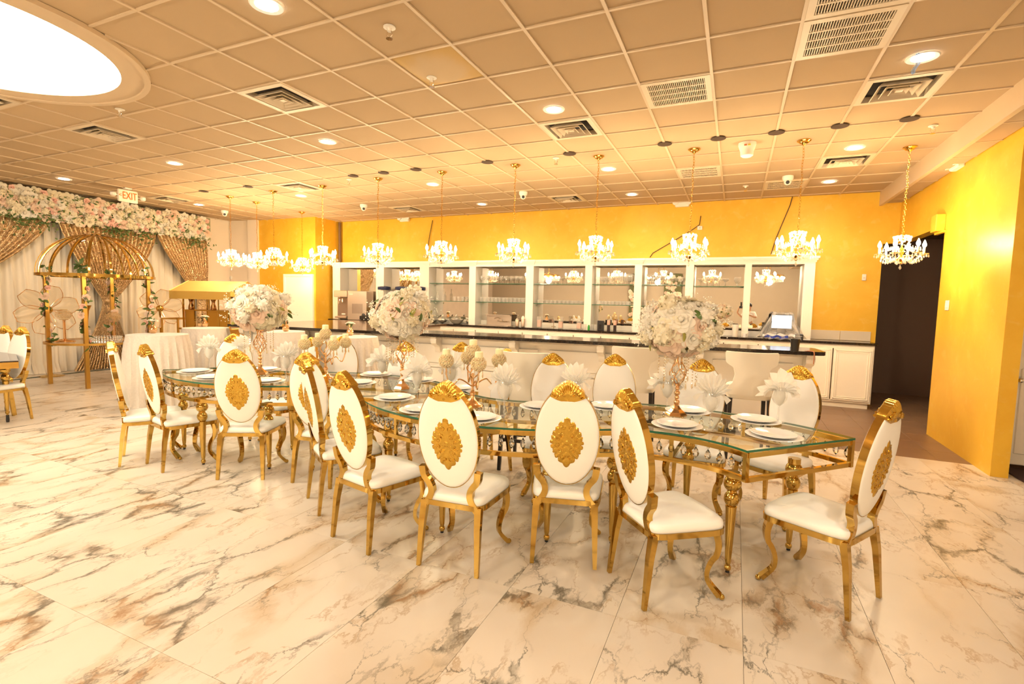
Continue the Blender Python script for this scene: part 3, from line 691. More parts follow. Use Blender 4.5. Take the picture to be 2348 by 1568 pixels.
def seg_table(nm, c, a0, a1, label):
    t = thing('serpentine_table', label, 'table', (c.x, c.y, 0), 0, 'serpentine table sections')
    N = 30; ang = [a0+(a1-a0)*k/N for k in range(N+1)]; g = .004
    P = lambda r, a, z: (r*cos(a), r*sin(a), z)
    ri, ro = RI+.012, RO-.012
    for r, who in ((ri,'inner'),(ro,'outer')):
        MB().bar([P(r,a,FT-.014) for a in ang], .024, .028).build('top_rail', M['gold'], t)
        MB().bar([P(r,a,FB) for a in ang], .024, .028).build('bottom_rail', M['gold'], t)
    for e, a in ((0,a0),(1,a1)):
        s = 1 if e == 0 else -1; aa = a+s*.014/1.1
        for z in (FT-.014, FB): MB().bar([P(ri,aa,z), P(ro,aa,z)], .026, .028).build('end_rail', M['gold'], t)
        for r in (ri, ro):
            pp = P(r,a+s*.014/r,0); MB().box((pp[0],pp[1],(FT+FB)/2-.007),(.026,.026,FT-FB), rz=a).build('corner_post', M['gold'], t)
    for q in (.33,.5,.67):
        a = a0+(a1-a0)*q
        for r in ((ri,) if q == .5 else (ro,)): pp = P(r,a,0); MB().box((pp[0],pp[1],(FT+FB)/2-.007),(.020,.026,FT-FB), rz=a).build('rail_post', M['gold'], t)
        if q == .5: MB().bar([P(ri,a,FB), P(ro,a,FB)], .026, .02).build('cross_bar', M['gold'], t)
    for r in (ri, ro):
        L = r*abs(a1-a0); n = int(L/.072)
        for k in range(n):
            a = a0+(a1-a0)*(k+.5)/n; put('crystal_drop', drop, t, P(r,a,FT-.026), sc=(1.6,1.6,1.5))
    gl = MB(); pts = [P(RI,a,0) for a in ang]+[P(RO,a,0) for a in ang[::-1]]
    n2 = 2*(N+1)
    vs = [P(RI,a,z) for z in (FT+.004,TZ) for a in ang]+[P(RO,a,z) for z in (FT+.004,TZ) for a in ang]; n1 = N+1; fs = []
    for i in range(N): fs += [(n1+i,3*n1+i,3*n1+i+1,n1+i+1)]
    gl.add(vs, fs); gl.build('glass_top', M['glass_top'], t)
    ge = MB(); rim = [P(RI,a,0) for a in ang]+[P(RO,a,0) for a in ang[::-1]]; m = len(rim)
    ge.add([(x,y,FT+.004) for x,y,z in rim]+[(x,y,TZ-.0005) for x,y,z in rim], [(i,(i+1)%m,m+(i+1)%m,m+i) for i in range(m)]); ge.build('glass_edge', M['glass_edge'], t, label='green polished glass edge')
    for q, r in ((.16,ri+.10),(.84,ri+.10),(.13,ro-.16),(.87,ro-.16),(.5,ro-.1)):
        a = a0+(a1-a0)*q; lg = put('table_leg', leg_me, t, P(r,a,0)); put('foot_pad', foot_me, lg)
    return t
for s in SEG: seg_table(*s)

# ================================================================== PLACE SETTINGS
plate_me = MB().lathe([(.001,.004),(.085,.004),(.105,.010),(.132,.016),(.134,.018),(.132,.020),(.104,.014),(.084,.009),(.001,.008)], 40, cap=False).mesh('dinner_plate', M['porcelain'])
charger_me = MB().lathe([(.001,.001),(.115,.001),(.165,.008),(.167,.010),(.164,.011),(.115,.004),(.001,.004)], 40, cap=False).mesh('charger_plate', M['porcelain'])
def ordn(k): return ['first','second','third','fourth','fifth','sixth','seventh','eighth','ninth','tenth'][k]
PL = [(1774,996,'right end','at the right end of the table'),(1733,961,'f','before the rightmost far side chair'),(1552,972,'n','in front of the right bouquet stand'),(1577,940,'f','right behind the right bouquet stand'),
 (1392,930,'f','before the third far side chair from the right'),(1240,930,'f','before the fourth far side chair from the right'),(1095,956,'n','in front of the right candelabra base'),(968,937,'n','half hidden by the left frontmost chair crest'),
 (905,910,'n','in front of the middle bouquet stand'),(1051,889,'f','behind the left napkin of the right candelabra'),(962,870,'f','right behind the middle bouquet stand'),(862,857,'f','left behind the middle bouquet stand'),
 (822,876,'n','at the table bend left of the middle stand'),(610,872,'n','in front of the left bouquet stand'),(606,846,'f','right behind the left bouquet stand'),(486,864,'n','partly hidden by a chair at the left end'),(447,850,'end','at the far left tip of the table'),(1300,957,'n','hidden behind the middle near side chair')]
for x, y, sd, w in PL:
    p = at(x, y, TZ+.012)
    put('charger_plate', charger_me, None, (p[0],p[1],TZ), label='white charger plate '+w, cat='plate', group='charger plates')
    put('dinner_plate', plate_me, None, (p[0],p[1],TZ+.005), label='white dinner plate on a charger '+w, cat='plate', group='dinner plates')
wine_me = MB().lathe([(.036,.0),(.036,.002),(.012,.005),(.0045,.012),(.004,.085),(.008,.095),(.026,.112),(.039,.135),(.043,.158),(.040,.185),(.035,.205)], 20, cap=False).mesh('wine_glass', M['glass'])
def napkin(seed, kind):
    rnd = random.Random(seed); mb = MB(); n = 8; ph = rnd.uniform(0,6); sp = radians(118 if kind == 0 else 70 if kind == 1 else 100)
    def zig(u): return .5+.5*cos(2*pi*u*n)
    def fan(u, v):                                   # big pleated fan standing out of the glass, facing local -y
        a = (u-.5)*2*sp*(.30+.70*min(1,v*1.6)); r = .012+(.098+.016*sin(3*a+ph)+.010*cos(2*pi*u*n))*v
        return (r*sin(a)*1.08, .012+.030*(zig(u)-.5)*(.3+v)-.035*v*v*cos(a)+.018*sin(ph+2*a)*v, r*cos(a)*.95+.035*v)
    mb.grid(fan, n*4, 8, T(0,0,.175))
    def fan2(u, v):                                  # smaller second layer in front
        a = (u-.5)*2*sp*.75*(.25+.75*v)+.25*sin(ph); r = .01+.075*v
        return (r*sin(a), -.012-.035*v+.014*(zig(u)-.5)*(.3+v), r*cos(a)*.8+.015*v)
    mb.grid(fan2, n*4, 6, T(0,0,.175))
    for s in (-1,1):                                 # drooping side folds
        mb.grid(lambda u,v: (s*(.018+.085*v*(1-.25*u)), -.03+.05*u+.01*sin(5*v+ph), .022+.028*sin(pi*v)-.055*v*u+.02*u), 6, 8, T(0,0,.165))
    mb.lathe([(.004,.104),(.024,.122),(.035,.158),(.033,.185),(.024,.2),(.016,.215)], 14, Matrix.Diagonal((1,.85,1,1)))
    return mb.mesh('folded_napkin', M['napkin'], ang=60)
nap_me = [napkin(3,1), napkin(8,0), napkin(21,1)]
GLS = [(1783,968,1,'nearest the right end of the table',20),(1627,986,0,'right of the right bouquet stand',0),(1528,948,1,'just left of the right bouquet stem',10),(1318,950,0,'behind the crest of the middle near side chair',-10),(1156,955,0,'in front of the edge on far side chair',0),
 (1035,905,0,'left of the right candelabra stem',0),(957,918,1,'right of the middle bouquet stem',30),(876,884,1,'left of the middle bouquet stem',0),(656,873,2,'right of the left bouquet stem',0),(480,847,0,'left of the leftmost far side chair',0),(553,846,2,'in front of the leftmost far side chair',25)]
for x, y, k, w, tw in GLS:
    p = at(x, y, TZ); rz = atan2(-p[1],-p[0])+pi/2+radians(tw)
    put('wine_glass', wine_me, None, (p[0],p[1],TZ), sc=1.25, label='stemmed wine glass holding a napkin '+w, cat='glass', group='wine glasses on the table')
    put('folded_napkin', nap_me[k], None, (p[0],p[1],TZ+.002), rz=rz, sc=1.14, label='white fan folded napkin in a glass '+w, cat='napkin', group='fan folded napkins')

# ================================================================== FLOWERS
def rose_mesh(name, mat, open_=1.0, seed=1, rings=4):
    rnd = random.Random(seed); mb = MB()
    mb.sph((0,0,.30), .24, 8, 5, (1,1,1.25))
    for k in range(rings):
        n = 3+k; R = .20+.22*k*open_; tilt = .12+.42*k*open_/1.2; off = rnd.uniform(0,6); hgt = .62-.10*k; w = .36+.09*k
        for i in range(n):
            a = off+2*pi*i/n+rnd.uniform(-.15,.15)
            def pet(u, v, a=a, R=R, tilt=tilt, w=w, hgt=hgt):
                s = (u-.5)*2; y = R*(.35+.65*v)+tilt*.45*v*v; z = hgt*(v**.8)-.14*v*v*tilt-.08*s*s*v; x = s*w*sin(pi*(.18+.62*v))
                y -= .35*s*s*w*.8; return (x*cos(a)-y*sin(a), x*sin(a)+y*cos(a), z)
            mb.grid(pet, 4, 4)
    return mb.mesh(name, mat, ang=180)
def fluff_mesh(name, mat, seed=2):                 # hydrangea / peony puff of many small petals
    rnd = random.Random(seed); mb = MB(); N = 46
    mb.sph((0,0,.35), .62, 10, 6, (1,1,.85))
    for i in range(N):
        z = 1-1.5*(i+.5)/N; r = sqrt(max(0,1-z*z)); a = i*2.399963
        d = Vector((r*cos(a), r*sin(a), z)); q = d.to_track_quat('Z','Y').to_matrix().to_4x4()
        Mx = T(*(d*.62+Vector((0,0,.35)))) @ q @ RZ(rnd.uniform(0,6)) @ RX(rnd.uniform(-.3,.3))
        mb.grid(lambda u,v: ((u-.5)*.46*(1-.3*v), (v-.4)*.44, .16*(1-((u-.5)*2)**2)*v+.10*v), 3, 3, Mx)
    return mb.mesh(name, mat, ang=180)
FLW = {'rose_ivory':rose_mesh('rose_ivory', M['ivory'], 1.0, 1), 'rose_white':rose_mesh('rose_white', M['white_petal'], .9, 4), 'rose_blush':rose_mesh('rose_blush', M['blush'], 1.0, 7), 'rose_pink':rose_mesh('rose_pink', M['pink'], .85, 9, 3),
       'fluff_white':fluff_mesh('hydrangea_white', M['white_petal'], 3), 'fluff_ivory':fluff_mesh('hydrangea_ivory', M['ivory'], 6)}
def leaf_mesh(mat):
    mb = MB(); mb.grid(lambda u,v: ((u-.5)*.42*sin(pi*min(1,.04+v*.96))**.8, v, .10*sin(pi*v)-.10*abs(u-.5)), 4, 6); return mb.mesh('leaf', mat, ang=180)
LEAF = leaf_mesh(M['leaf']); LEAFG = leaf_mesh(M['leaf_gold'])
def orient(d, roll=0.): return (Vector(d).to_track_quat('Z','Y').to_matrix().to_4x4() @ RZ(roll))
def put_dir(name, me, parent, p, d, s, roll=0., **kw):
    o = put(name, me, parent, **kw); Mx = T(*p) @ orient(d, roll) @ Matrix.Diagonal((s,s,s,1)); o.matrix_basis = Mx; return o
def bouquet(parent, c, R, Rz, n, seed, blush=.16, smin=.055, smax=.085):
    rnd = random.Random(seed)
    MB().sph((c[0],c[1],c[2]), 1, 14, 9, (R*.72,R*.72,Rz*.72)).build('foliage_core', simple('core_green',(.35,.36,.16),.9) if 'coreg' not in M else M['coreg'], parent)
    for i in range(n):
        z = 1-1.90*(i+.5)/n; r = sqrt(max(0,1-z*z)); a = i*2.399963+rnd.uniform(-.2,.2); d = Vector((r*cos(a), r*sin(a), z))
        p = (c[0]+d.x*R*.78, c[1]+d.y*R*.78, c[2]+d.z*Rz*.78); q = rnd.random()
        key = 'rose_blush' if q < blush else 'fluff_white' if q < .30 else 'fluff_ivory' if q < .40 else 'rose_white' if q < .72 else 'rose_ivory'
        if z < -.45 and q < .5: key = 'rose_blush'
        s = rnd.uniform(smin, smax)*(1.15 if 'fluff' in key else 1)
        put_dir('rose' if 'rose' in key else 'hydrangea', FLW[key], parent, p, d+Vector((rnd.uniform(-.2,.2),rnd.uniform(-.2,.2),.05)), s, rnd.uniform(0,6))
    for i in range(26):
        a = rnd.uniform(0,2*pi); z = rnd.uniform(-.75,.85); r = sqrt(1-z*z); d = Vector((r*cos(a), r*sin(a), z))
        p = (c[0]+d.x*R*.85, c[1]+d.y*R*.85, c[2]+d.z*Rz*.85); t = Vector((-d.y,d.x,.2))*rnd.choice((-1,1))
        put_dir('leaf', LEAF if rnd.random() < .55 else LEAFG, parent, p, d*.6+t*.6+Vector((0,0,.1)), rnd.uniform(.06,.10), rnd.uniform(0,6))
    bb = MB()
    for i in range(34):                            # sprays of baby's breath
        a = rnd.uniform(0,2*pi); z = rnd.uniform(-.5,.95); r = sqrt(1-z*z); d = Vector((r*cos(a), r*sin(a), z))
        for k in range(9):
            e = d*rnd.uniform(.95,1.16)+Vector((rnd.gauss(0,.07),rnd.gauss(0,.07),rnd.gauss(0,.07)))
            bb.sph((c[0]+e.x*R, c[1]+e.y*R, c[2]+e.z*Rz), rnd.uniform(.0035,.006), 5, 3)
    bb.build('babys_breath', M['babys'], parent, kind='stuff')
M['coreg'] = simple('core_green', (.42,.42,.22), .9)
bead_me = MB()
for k in range(9): bead_me.sph((0,0,-.022*k-.008), .0055, 6, 4)
bead_me.lathe([(.001,-.245),(.008,-.228),(.004,-.205),(.001,-.2)], 6, cap=False); bead_mesh = bead_me.mesh('bead_strand', M['crystal_warm'], False)
def centerpiece(px, py, label, seed, ztop, R, cxo=0., n=64):
    w = at(px, py, TZ); d = depth(w, TZ)
    t = thing('flower_centerpiece', label, 'flower arrangement', (w[0],w[1],TZ), 0, 'tall flower centerpieces')
    zb, zt = ztop
    base = MB().lathe([(.075,0),(.078,.006),(.072,.016),(.058,.030),(.040,.045),(.026,.060),(.018,.075),(.022,.085)], 6); base.build('stand_base', M['rose_gold'], t, ang=20)
    stem = MB()
    for k in range(4): stem.sph((0,0,.10+.034*k), .022 if k % 2 == 0 else .017, 12, 6)
    stem.lathe([(.012,.08),(.012,.215),(.020,.22),(.014,.235)], 12); stem.build('stem', M['rose_gold'], t)
    h0, h1 = .23, zb+.03; cage = MB()
    for sgn in (-1,1):
        for k in range(5):
            P = []
            for q in range(17):
                v = q/16; r = .014+.050*sin(pi*min(1,v*1.25))**1.1*(1-.45*v)+.012*v; a = 2*pi*k/5+sgn*v*2.2; P.append((r*cos(a), r*sin(a), h0+(h1-h0)*v))
            cage.tube(P, .0038, 5)
    cage.build('wire_cage', M['rose_gold'], t)
    MB().lathe([(.03,h1-.01),(.07,h1),(.07,h1+.012),(.02,h1+.02)], 20).build('top_plate', M['rose_gold'], t)
    for k in range(14):
        a = 2*pi*k/14; put('bead_strand', bead_mesh, t, (.10*cos(a)*(1+.4*(k%2)), .10*sin(a)*(1+.4*(k%2)), h1+.005+.02*(k%3)), rz=a)
    bouquet(t, (0,0,(zb+zt)/2+.0), R, (zt-zb)/2, n, seed)
    return t
def cp(px, py, ptop, pbot, halfw, label, seed):
    w = at(px, py, TZ); zt = zat(px, ptop, w)-TZ; zb = zat(px, pbot, w)-TZ; R = halfw*depth(w, 1.2)/FPX
    centerpiece(px, py, label, seed, (zb, zt), R)
cp(597, 858, 655, 764, 68, 'left flower centerpiece of white and blush roses on a gold stand', 31)
cp(922, 891, 662, 784, 69, 'middle flower centerpiece of white and blush roses on a gold stand', 47)
cp(1550, 952, 676, 824, 89, 'right flower centerpiece, largest, of white roses on a gold stand', 59)

# ================================================================== CANDELABRAS
globe = MB()
for i in range(150):
    z = 1-2*(i+.5)/150; r = sqrt(1-z*z); a = i*2.399963
    if z > .86: continue
    globe.sph((.046*r*cos(a), .046*r*sin(a), .046*z), .0062, 5, 4)
globe_me = globe.mesh('bead_globe', M['candle_bead'], False)
gwire = MB()
for k in range(6):
    a = pi*k/6; gwire.tube([(.047*cos(q)*cos(a), .047*cos(q)*sin(a), .047*sin(q)) for q in [(-.5+j/12*1.02)*pi for j in range(13)]], .0012, 4); 
for zz in (-.025,0,.025): rr = sqrt(.047**2-zz**2); gwire.tube([(rr*cos(2*pi*j/20), rr*sin(2*pi*j/20), zz) for j in range(20)], .0012, 4, closed=True)
gwire_me = gwire.mesh('globe_wire', M['rose_gold'])
candle_me = MB().lathe([(.001,0),(.024,0),(.026,.004),(.026,.078),(.022,.082),(.001,.080)], 16, cap=False).mesh('pillar_wax', M['candle'])
wick_me = MB().tube([(0,0,.078),(.001,0,.092)], .0012, 4).mesh('wick', simple('wick',(.6,.5,.35),.8))
cupm = MB().lathe([(.006,-.05),(.014,-.048),(.034,-.046),(.036,-.043),(.010,-.040)], 16).mesh('drip_cup', M['rose_gold'])
smalldrop = MB().sph((0,0,-.01),.004,5,3).sph((0,0,-.02),.004,5,3).lathe([(.001,-.06),(.006,-.048),(.003,-.03),(.001,-.026)], 6, cap=False).mesh('hanging_crystal', M['crystal_warm'], False)
def candelabra(px, py, which, topz, rot):
    w = at(px, py, TZ); t = thing('candelabra', f'{which} gold five light candelabra with beaded globes', 'candelabra', (w[0],w[1],TZ), rot, 'candelabras')
    MB().lathe([(.082,0),(.084,.008),(.078,.018),(.060,.026),(.034,.045),(.018,.070),(.014,.085),(.022,.092),(.022,.11),(.012,.12),(.016,.13)], 28).build('base', M['rose_gold'], t)
    h = topz
    MB().tube([(0,0,.12),(0,0,.26)], .010, 8).build('stem', M['rose_gold'], t)
    lp = MB()
    for k in range(3):
        a = 2*pi*k/3+.3; P = []
        for q in range(15):
            v = q/14; r = .006+.052*sin(pi*v)**1.1; P.append((r*cos(a+v*1.2), r*sin(a+v*1.2), .22+(h-.08-.22)*v))
        lp.tube(P, .0055, 6)
    lp.build('stem_loops', M['rose_gold'], t)
    tops = [((0,0,h),'topmost')]
    for k in range(4):
        a = pi/4+pi*k/2; P = []
        for q in range(17):
            v = q/16; r = .01+.205*(v**.9); z = .16+.10*sin(pi*min(1,v*1.1))*.55-.035*sin(pi*max(0,v-.45)/.55)+.145*max(0,(v-.72)/.28)**1.3
            P.append((min(r,.205)*cos(a), min(r,.205)*sin(a), z))
        MB().tube(P, .0055, 6).build('arm', M['rose_gold'], t); tops.append(((P[-1][0],P[-1][1],P[-1][2]+.052), ['far right','far left','near left','near right'][k]))
    for i, (p, nm) in enumerate(tops):
        c = put('drip_cup', cupm, t, p); put('bead_globe', globe_me, t, p, sc=1.15); put('globe_wire', gwire_me, t, p, sc=1.15)
        for k in range(6):
            a = 2*pi*k/6; put('hanging_crystal', smalldrop, t, (p[0]+.034*cos(a), p[1]+.034*sin(a), p[2]-.045))
        wp = Vector((w[0],w[1],TZ))+RZ(rot) @ Vector(p)
        cd = thing('pillar_candle', f'cream pillar candle in the {nm} globe of the {which} candelabra', 'candle', (wp.x,wp.y,wp.z-.034), 0, 'pillar candles')
        put('pillar_wax', candle_me, cd, sc=(1.15,1.15,1.5)); put('wick', wick_me, cd, sc=(1.15,1.15,1.5))
w1 = at(1083,932,TZ); candelabra(1083, 932, 'right', zat(1082,805,w1)-TZ, radians(-5))
w2 = at(747,868,TZ); candelabra(747, 868, 'left', zat(750,765,w2)-TZ, radians(20))
# ================================================================== FRONT BAR
M['blacktop'] = simple('black_granite', (.020,.013,.010), .12, var=(40,.5))
BZ = 1.126; BR = Vector((1.03,6.92)); BANG = radians(5.0)
BMx = T(BR.x, BR.y, 0) @ RZ(pi+BANG)               # local +x runs left along the bar, local -y runs back
def bl(s, v): p = BMx @ Vector((s,-v,0)); return (p.x, p.y)
BL = 9.35
bar = thing('bar_counter', 'long cream front bar with panelled face below the black top', 'bar', (0,0,0))
MB().bb(.12, BL-.1, -.62, -.27, .0, BZ-.045, BMx).build('body', M['barwhite'], bar, smooth=False)
MB().bb(.06, BL-.1, -.66, -.25, .0, .10, BMx).build('plinth', M['barwhite'], bar, smooth=False)
n = 8; pw = (BL-.45)/n
for k in range(n):
    s0 = .22+k*pw; MB().cbox((s0+pw/2, -.262, .36), (pw-.16,.022,.42), .008, BMx).build('panel', M['barwhite'], bar, smooth=False)
    MB().cbox((s0+pw/2, -.262, .80), (pw-.16,.022,.30), .008, BMx).build('panel', M['barwhite'], bar, smooth=False)
MB().bb(.10, BL-.1, -.28, -.245, .585, .605, BMx).build('moulding', M['barwhite'], bar, smooth=False)
MB().bb(.10, BL-.1, -.29, -.235, BZ-.09, BZ-.05, BMx).build('moulding', M['barwhite'], bar, smooth=False)
cb = MB(); prof = [(0,0),(0,-.24),(.03,-.245),(.055,-.21),(.06,-.17),(.085,-.145),(.15,-.13),(.19,-.10),(.20,-.06),(.19,-.03),(.20,-.02),(.20,0)]
cb.add([(x,-y,z) for x in (-.045,.045) for y,z in prof], [tuple(range(11,-1,-1)), tuple(range(12,24))]+[(i,(i+1)%12,12+(i+1)%12,12+i) for i in range(12)])
cb.tube([(-.05,-.165,-.055),(.05,-.165,-.055)], .035, 12); cbm = cb.mesh('corbel', M['barwhite'], ang=30)
for s in (.16,1.42,2.70,3.98,5.26,6.54,7.82,9.1):
    p = bl(s, .25); put('corbel', cbm, bar, (p[0],p[1],BZ-.05), rz=BANG)
tp = MB(); c_ = .10
tp.prism([(c_,0),(BL,0),(BL,-.72),(c_,-.72),(.03,-.69),(0,-.62),(0,-c_),(.03,-.03)][::-1], BZ-.045, BZ, BMx)
bt_o = tp.build('granite_slab', M['blacktop'], None, smooth=False, label='long black polished bar top in front of the shelves', cat='counter top')
# return counter at the left end of the bar
rc = thing('return_counter', 'cream return counter with brown top left of the bar shelves', 'counter', (0,0,0))
MB().bb(6.6, BL-.06, -2.9, -.72, .0, BZ-.045, BMx).build('body', M['barwhite'], rc, smooth=False)
MB().bb(6.5, BL, -3.0, -.722, BZ-.04, BZ-.002, BMx).build('top', simple('brown_top',(.11,.052,.022),.12,var=(20,.3)), rc, smooth=False)
# ================================================================== BAR STOOLS
def stool_meshes():
    D = {}
    def w_at(z): # half width of the back by height
        pts = [(.70,.225),(.78,.225),(.84,.175),(.92,.160),(.99,.175),(1.03,.225),(1.045,.252),(1.15,.258),(1.165,.250)]
        for (z0,a),(z1,b) in zip(pts, pts[1:]):
            if z <= z1: q = (z-z0)/(z1-z0); q = q*q*(3-2*q); return a+(b-a)*q
        return .25
    mb = MB(); nz, nx = 26, 12
    def bk(u, v, side):
        z = .70+.465*v; w = w_at(z); x = (u-.5)*2*w; y = -.20+.10*(x/.25)**2*(.3+.7*v)-.07*v+(.035 if side else -.012)
        return (x, y, z)
    F = MB().grid(lambda u,v: bk(u,v,0), nx, nz); B = MB().grid(lambda u,v: bk(u,v,1), nx, nz)
    mb.add(F.v, F.f).add(B.v, [f[::-1] for f in B.f])
    ed = [(i,0) for i in range(nx+1)]+[(nx,j) for j in range(1,nz+1)]+[(i,nz) for i in range(nx-1,-1,-1)]+[(0,j) for j in range(nz-1,0,-1)]
    vs = []
    for i,j in ed: vs += [bk(i/nx,j/nz,0), bk(i/nx,j/nz,1)]
    m = len(ed); mb.add(vs, [(2*i, 2*((i+1)%m), 2*((i+1)%m)+1, 2*i+1)[::-1] for i in range(m)]); D['back'] = mb.mesh('stool_back', M['stool'], ang=50)
    mb = MB(); P = []
    for i in range(28):
        a = 2*pi*i/28; c, s = cos(a), sin(a); P.append((.225*abs(c)**.5*(1 if c>0 else -1), .03+.235*abs(s)**.5*(1 if s>0 else -1)))
    vs = []; fs = []
    for k, z in ((.97,.655),(1,.665),(1,.755),(.97,.775),(.85,.79),(.4,.797),(.02,.798)): vs += [(x*k,y*k+.03*(1-k),z) for x,y in P]
    for r in range(6):
        for i in range(28): fs.append((r*28+i, r*28+(i+1)%28, r*28+28+(i+1)%28, r*28+28+i))
    fs += [tuple(range(27,-1,-1))]; mb.add(vs, fs); D['seat'] = mb.mesh('stool_seat', M['stool'], ang=60)
    for k, (x,y) in enumerate(((-.19,-.17),(.19,-.17),(-.19,.23),(.19,.23))):
        D[f'leg{k}'] = MB().bar([(x,y,.66),(x*1.08,y+(-.05 if y<0 else .03),0)], .042, .042, up=(0,1,0), scl=[1,.72]).mesh('stool_leg', M['black'])
    D['rest'] = MB().box((0,.235,.24),(.36,.02,.03)).box((0,-.195,.30),(.36,.02,.03)).box((-.2,.02,.27),(.02,.4,.025)).box((.2,.02,.27),(.02,.4,.025)).mesh('footrest', M['black'], False)
    return D
SM = stool_meshes()
for p, w in (((1722,812),'rightmost, beside the right bouquet'),((1450,800),'middle one, left of the right bouquet'),((1188,812),'leftmost, behind the edge on chair')):
    q = at(*p, 1.15); st_ = thing('bar_stool', 'cream leather bar stool with black legs, '+w, 'bar stool', (q[0]-.26*sin(BANG)*0, q[1]+.26, 0), BANG, 'bar stools')
    put('back', SM['back'], st_); put('seat', SM['seat'], st_); put('footrest', SM['rest'], st_)
    for k in range(4): put('leg', SM[f'leg{k}'], st_)
# items on the bar top
q = at(1822,806,BZ); bcup = thing('bar_caddy', 'black tall cup standing on the right end of the bar', 'cup', (q[0],q[1],BZ))
MB().lathe([(.040,0),(.052,.145),(.054,.15),(.049,.15),(.038,.006),(.001,.006)], 24, cap=False).build('cup_wall', M['blackplastic'], bcup); MB().lathe([(.0005,.0),(.040,0)][::-1], 24, cap=False).build('cup_base', M['blackplastic'], bcup)
q = at(1852,806,BZ); MB().tube([(0,.05,.004),(.04,.0,.006),(.06,-.04,.004),(.062,-.062,-.02),(.062,-.064,-.1),(.06,-.064,-.14)], .006, 5).tube([(-.03,.03,.004),(.03,.04,.004)], .003, 4).build('key_strap', simple('red_strap',(.45,.16,.06),.5), None, (q[0],q[1],BZ), label='red key strap hanging over the bar edge', cat='strap')
# ================================================================== BACK BAR: base cabinets and hutch
YC, YH, ZC = 9.78, 10.0, 1.10
XE = 2.14
base = thing('back_bar_cabinet', 'cream base cabinets under the back bar counter', 'cabinet', (0,0,0))
MB().bb(-9.5, XE-.03, YC+.05, YB-.01, .09, ZC-.04).build('body', M['barwhite'], base, smooth=False)
MB().bb(-9.4, XE-.06, YC+.045, YC+.05, .13, .99).build('door_gap', simple('gap_shadow',(.10,.06,.03),.9), base, smooth=False)
MB().bb(-9.5, XE-.06, YC+.09, YB-.01, 0, .09).build('plinth', M['barwhite'], base, smooth=False)
for k in range(20):
    x1 = XE-.05-k*.565; x0 = x1-.548; dr = MB().cbox(((x0+x1)/2, YC+.036, .56), (x1-x0,.024,.88), .004).build('door', M['barwhite'], base, smooth=False)
    fr = MB()
    for a, b, c, d in ((x0+.03,x1-.03,.15,.16),(x0+.03,x1-.03,.955,.965),(x0+.03,x0+.04,.15,.965),(x1-.04,x1-.03,.15,.965)): fr.bb(a,b,YC+.012,YC+.026,c,d)
    for a, b, c, d in ((x0+.06,x1-.06,.18,.187),(x0+.06,x1-.06,.93,.937),(x0+.06,x0+.067,.18,.937),(x1-.067,x1-.06,.18,.937)): fr.bb(a,b,YC+.016,YC+.026,c,d)
    fr.build('door_moulding', M['barwhite'], dr, smooth=False)
MB().cbox(((-9.5+XE)/2, (YC+YB)/2-.01, ZC-.02), (XE+9.5, YB-YC-.02, .04), .004).build('granite_slab', M['blacktop'], None, smooth=False, label='black counter top under the bar shelves', cat='counter top')
# lower black ledge pieces of the bar well
px = [763,780,862,880,962,983,1075,1090,1205,1222,1340,1356,1453,1470,1570,1588,1705,1720,1840,1865]
PX = [aty(x, 680, YH)[0] for x in px]
ZT = aty(1870,587,YH)[1]; ZHd = aty(1740,606,YH)[1]; ZS1 = aty(1400,652,YH+.1)[1]; ZS2 = aty(1400,699,YH+.1)[1]
hut = thing('shelf_hutch', 'long white shelf hutch with mirrors behind the bar', 'shelving', (0,0,0))
for k in range(10):
    a, b = PX[2*k], PX[2*k+1]
    MB().bb(a, b, YH, YH+.03, ZC, ZHd+.1).bb((a+b)/2-.012, (a+b)/2+.012, YH+.03, YB-.02, ZC, ZT-.12).build('pillar', M['white'], hut, smooth=False)
    cp_ = MB(); 
    for z0, z1, e in ((ZT-.10,ZT-.065,.015),(ZT-.065,ZT-.035,.035),(ZT-.035,ZT,.055)): cp_.bb(a-e, b+e, YH-e, YH+.05, z0, z1)
    cp_.build('capital', M['white'], hut, smooth=False)
    if k in (0,9):
        for q in range(5): MB().bb(a+.02+q*(b-a-.04)/5+.008, a+.02+(q+1)*(b-a-.04)/5-.006, YH-.008, YH, ZC+.04, ZHd).build('flute', M['white'], hut, smooth=False)
for k in range(9):
    a, b = PX[2*k+1], PX[2*k+2]
    MB().bb(a, b, YH+.005, YH+.03, ZHd, ZT-.08).build('header', M['white'], hut, smooth=False)
    co = MB()
    for z0, z1, e in ((ZT-.085,ZT-.06,.0),(ZT-.06,ZT-.03,.02),(ZT-.03,ZT-.005,.04)): co.bb(a, b, YH-e, YH+.05, z0, z1)
    co.build('cornice', M['white'], hut, smooth=False)
    MB().bb(a, b, YH+.03, YB-.02, ZHd+.02, ZHd+.035).build('bay_ceiling', M['white'], hut, smooth=False)
    MB().bb(a-.05, b+.05, YB-.03, YB-.022, ZC+(.10 if k > 0 else .3), ZHd+.02).build('mirror_panel', M['mirror'], hut, smooth=False, label='mirror at the back of a bay')
    for s in (0,1):
        xx = a-.012 if s == 0 else b+.012
        MB().bb(xx-.012, xx+.012, YH+.03, YB-.03, ZC, ZHd+.02).build('side_panel', M['white'], hut, smooth=False)
    MB().bb(a, b, YB-.045, YB-.02, ZC, ZC+.10).build('back_rail', M['white'], hut, smooth=False)
    zs = [ZS1, ZS2] if 2 <= k <= 6 else [ZS1-.02] if k == 7 else []
    for z in zs:
        sh = MB().bb(a+.002, b-.002, YH+.035, YB-.04, z-.008, z).build('glass_shelf', M['glass_shelf'], hut, smooth=False)
        MB().bb(a+.002, b-.002, YH+.033, YH+.036, z-.009, z+.001).build('shelf_edge', M['glass_edge'], sh, smooth=False)
MB().bb(PX[0]-.01, PX[-1]+.01, YH-.02, YB-.02, ZT-.006, ZT).build('top_board', M['white'], hut, smooth=False)
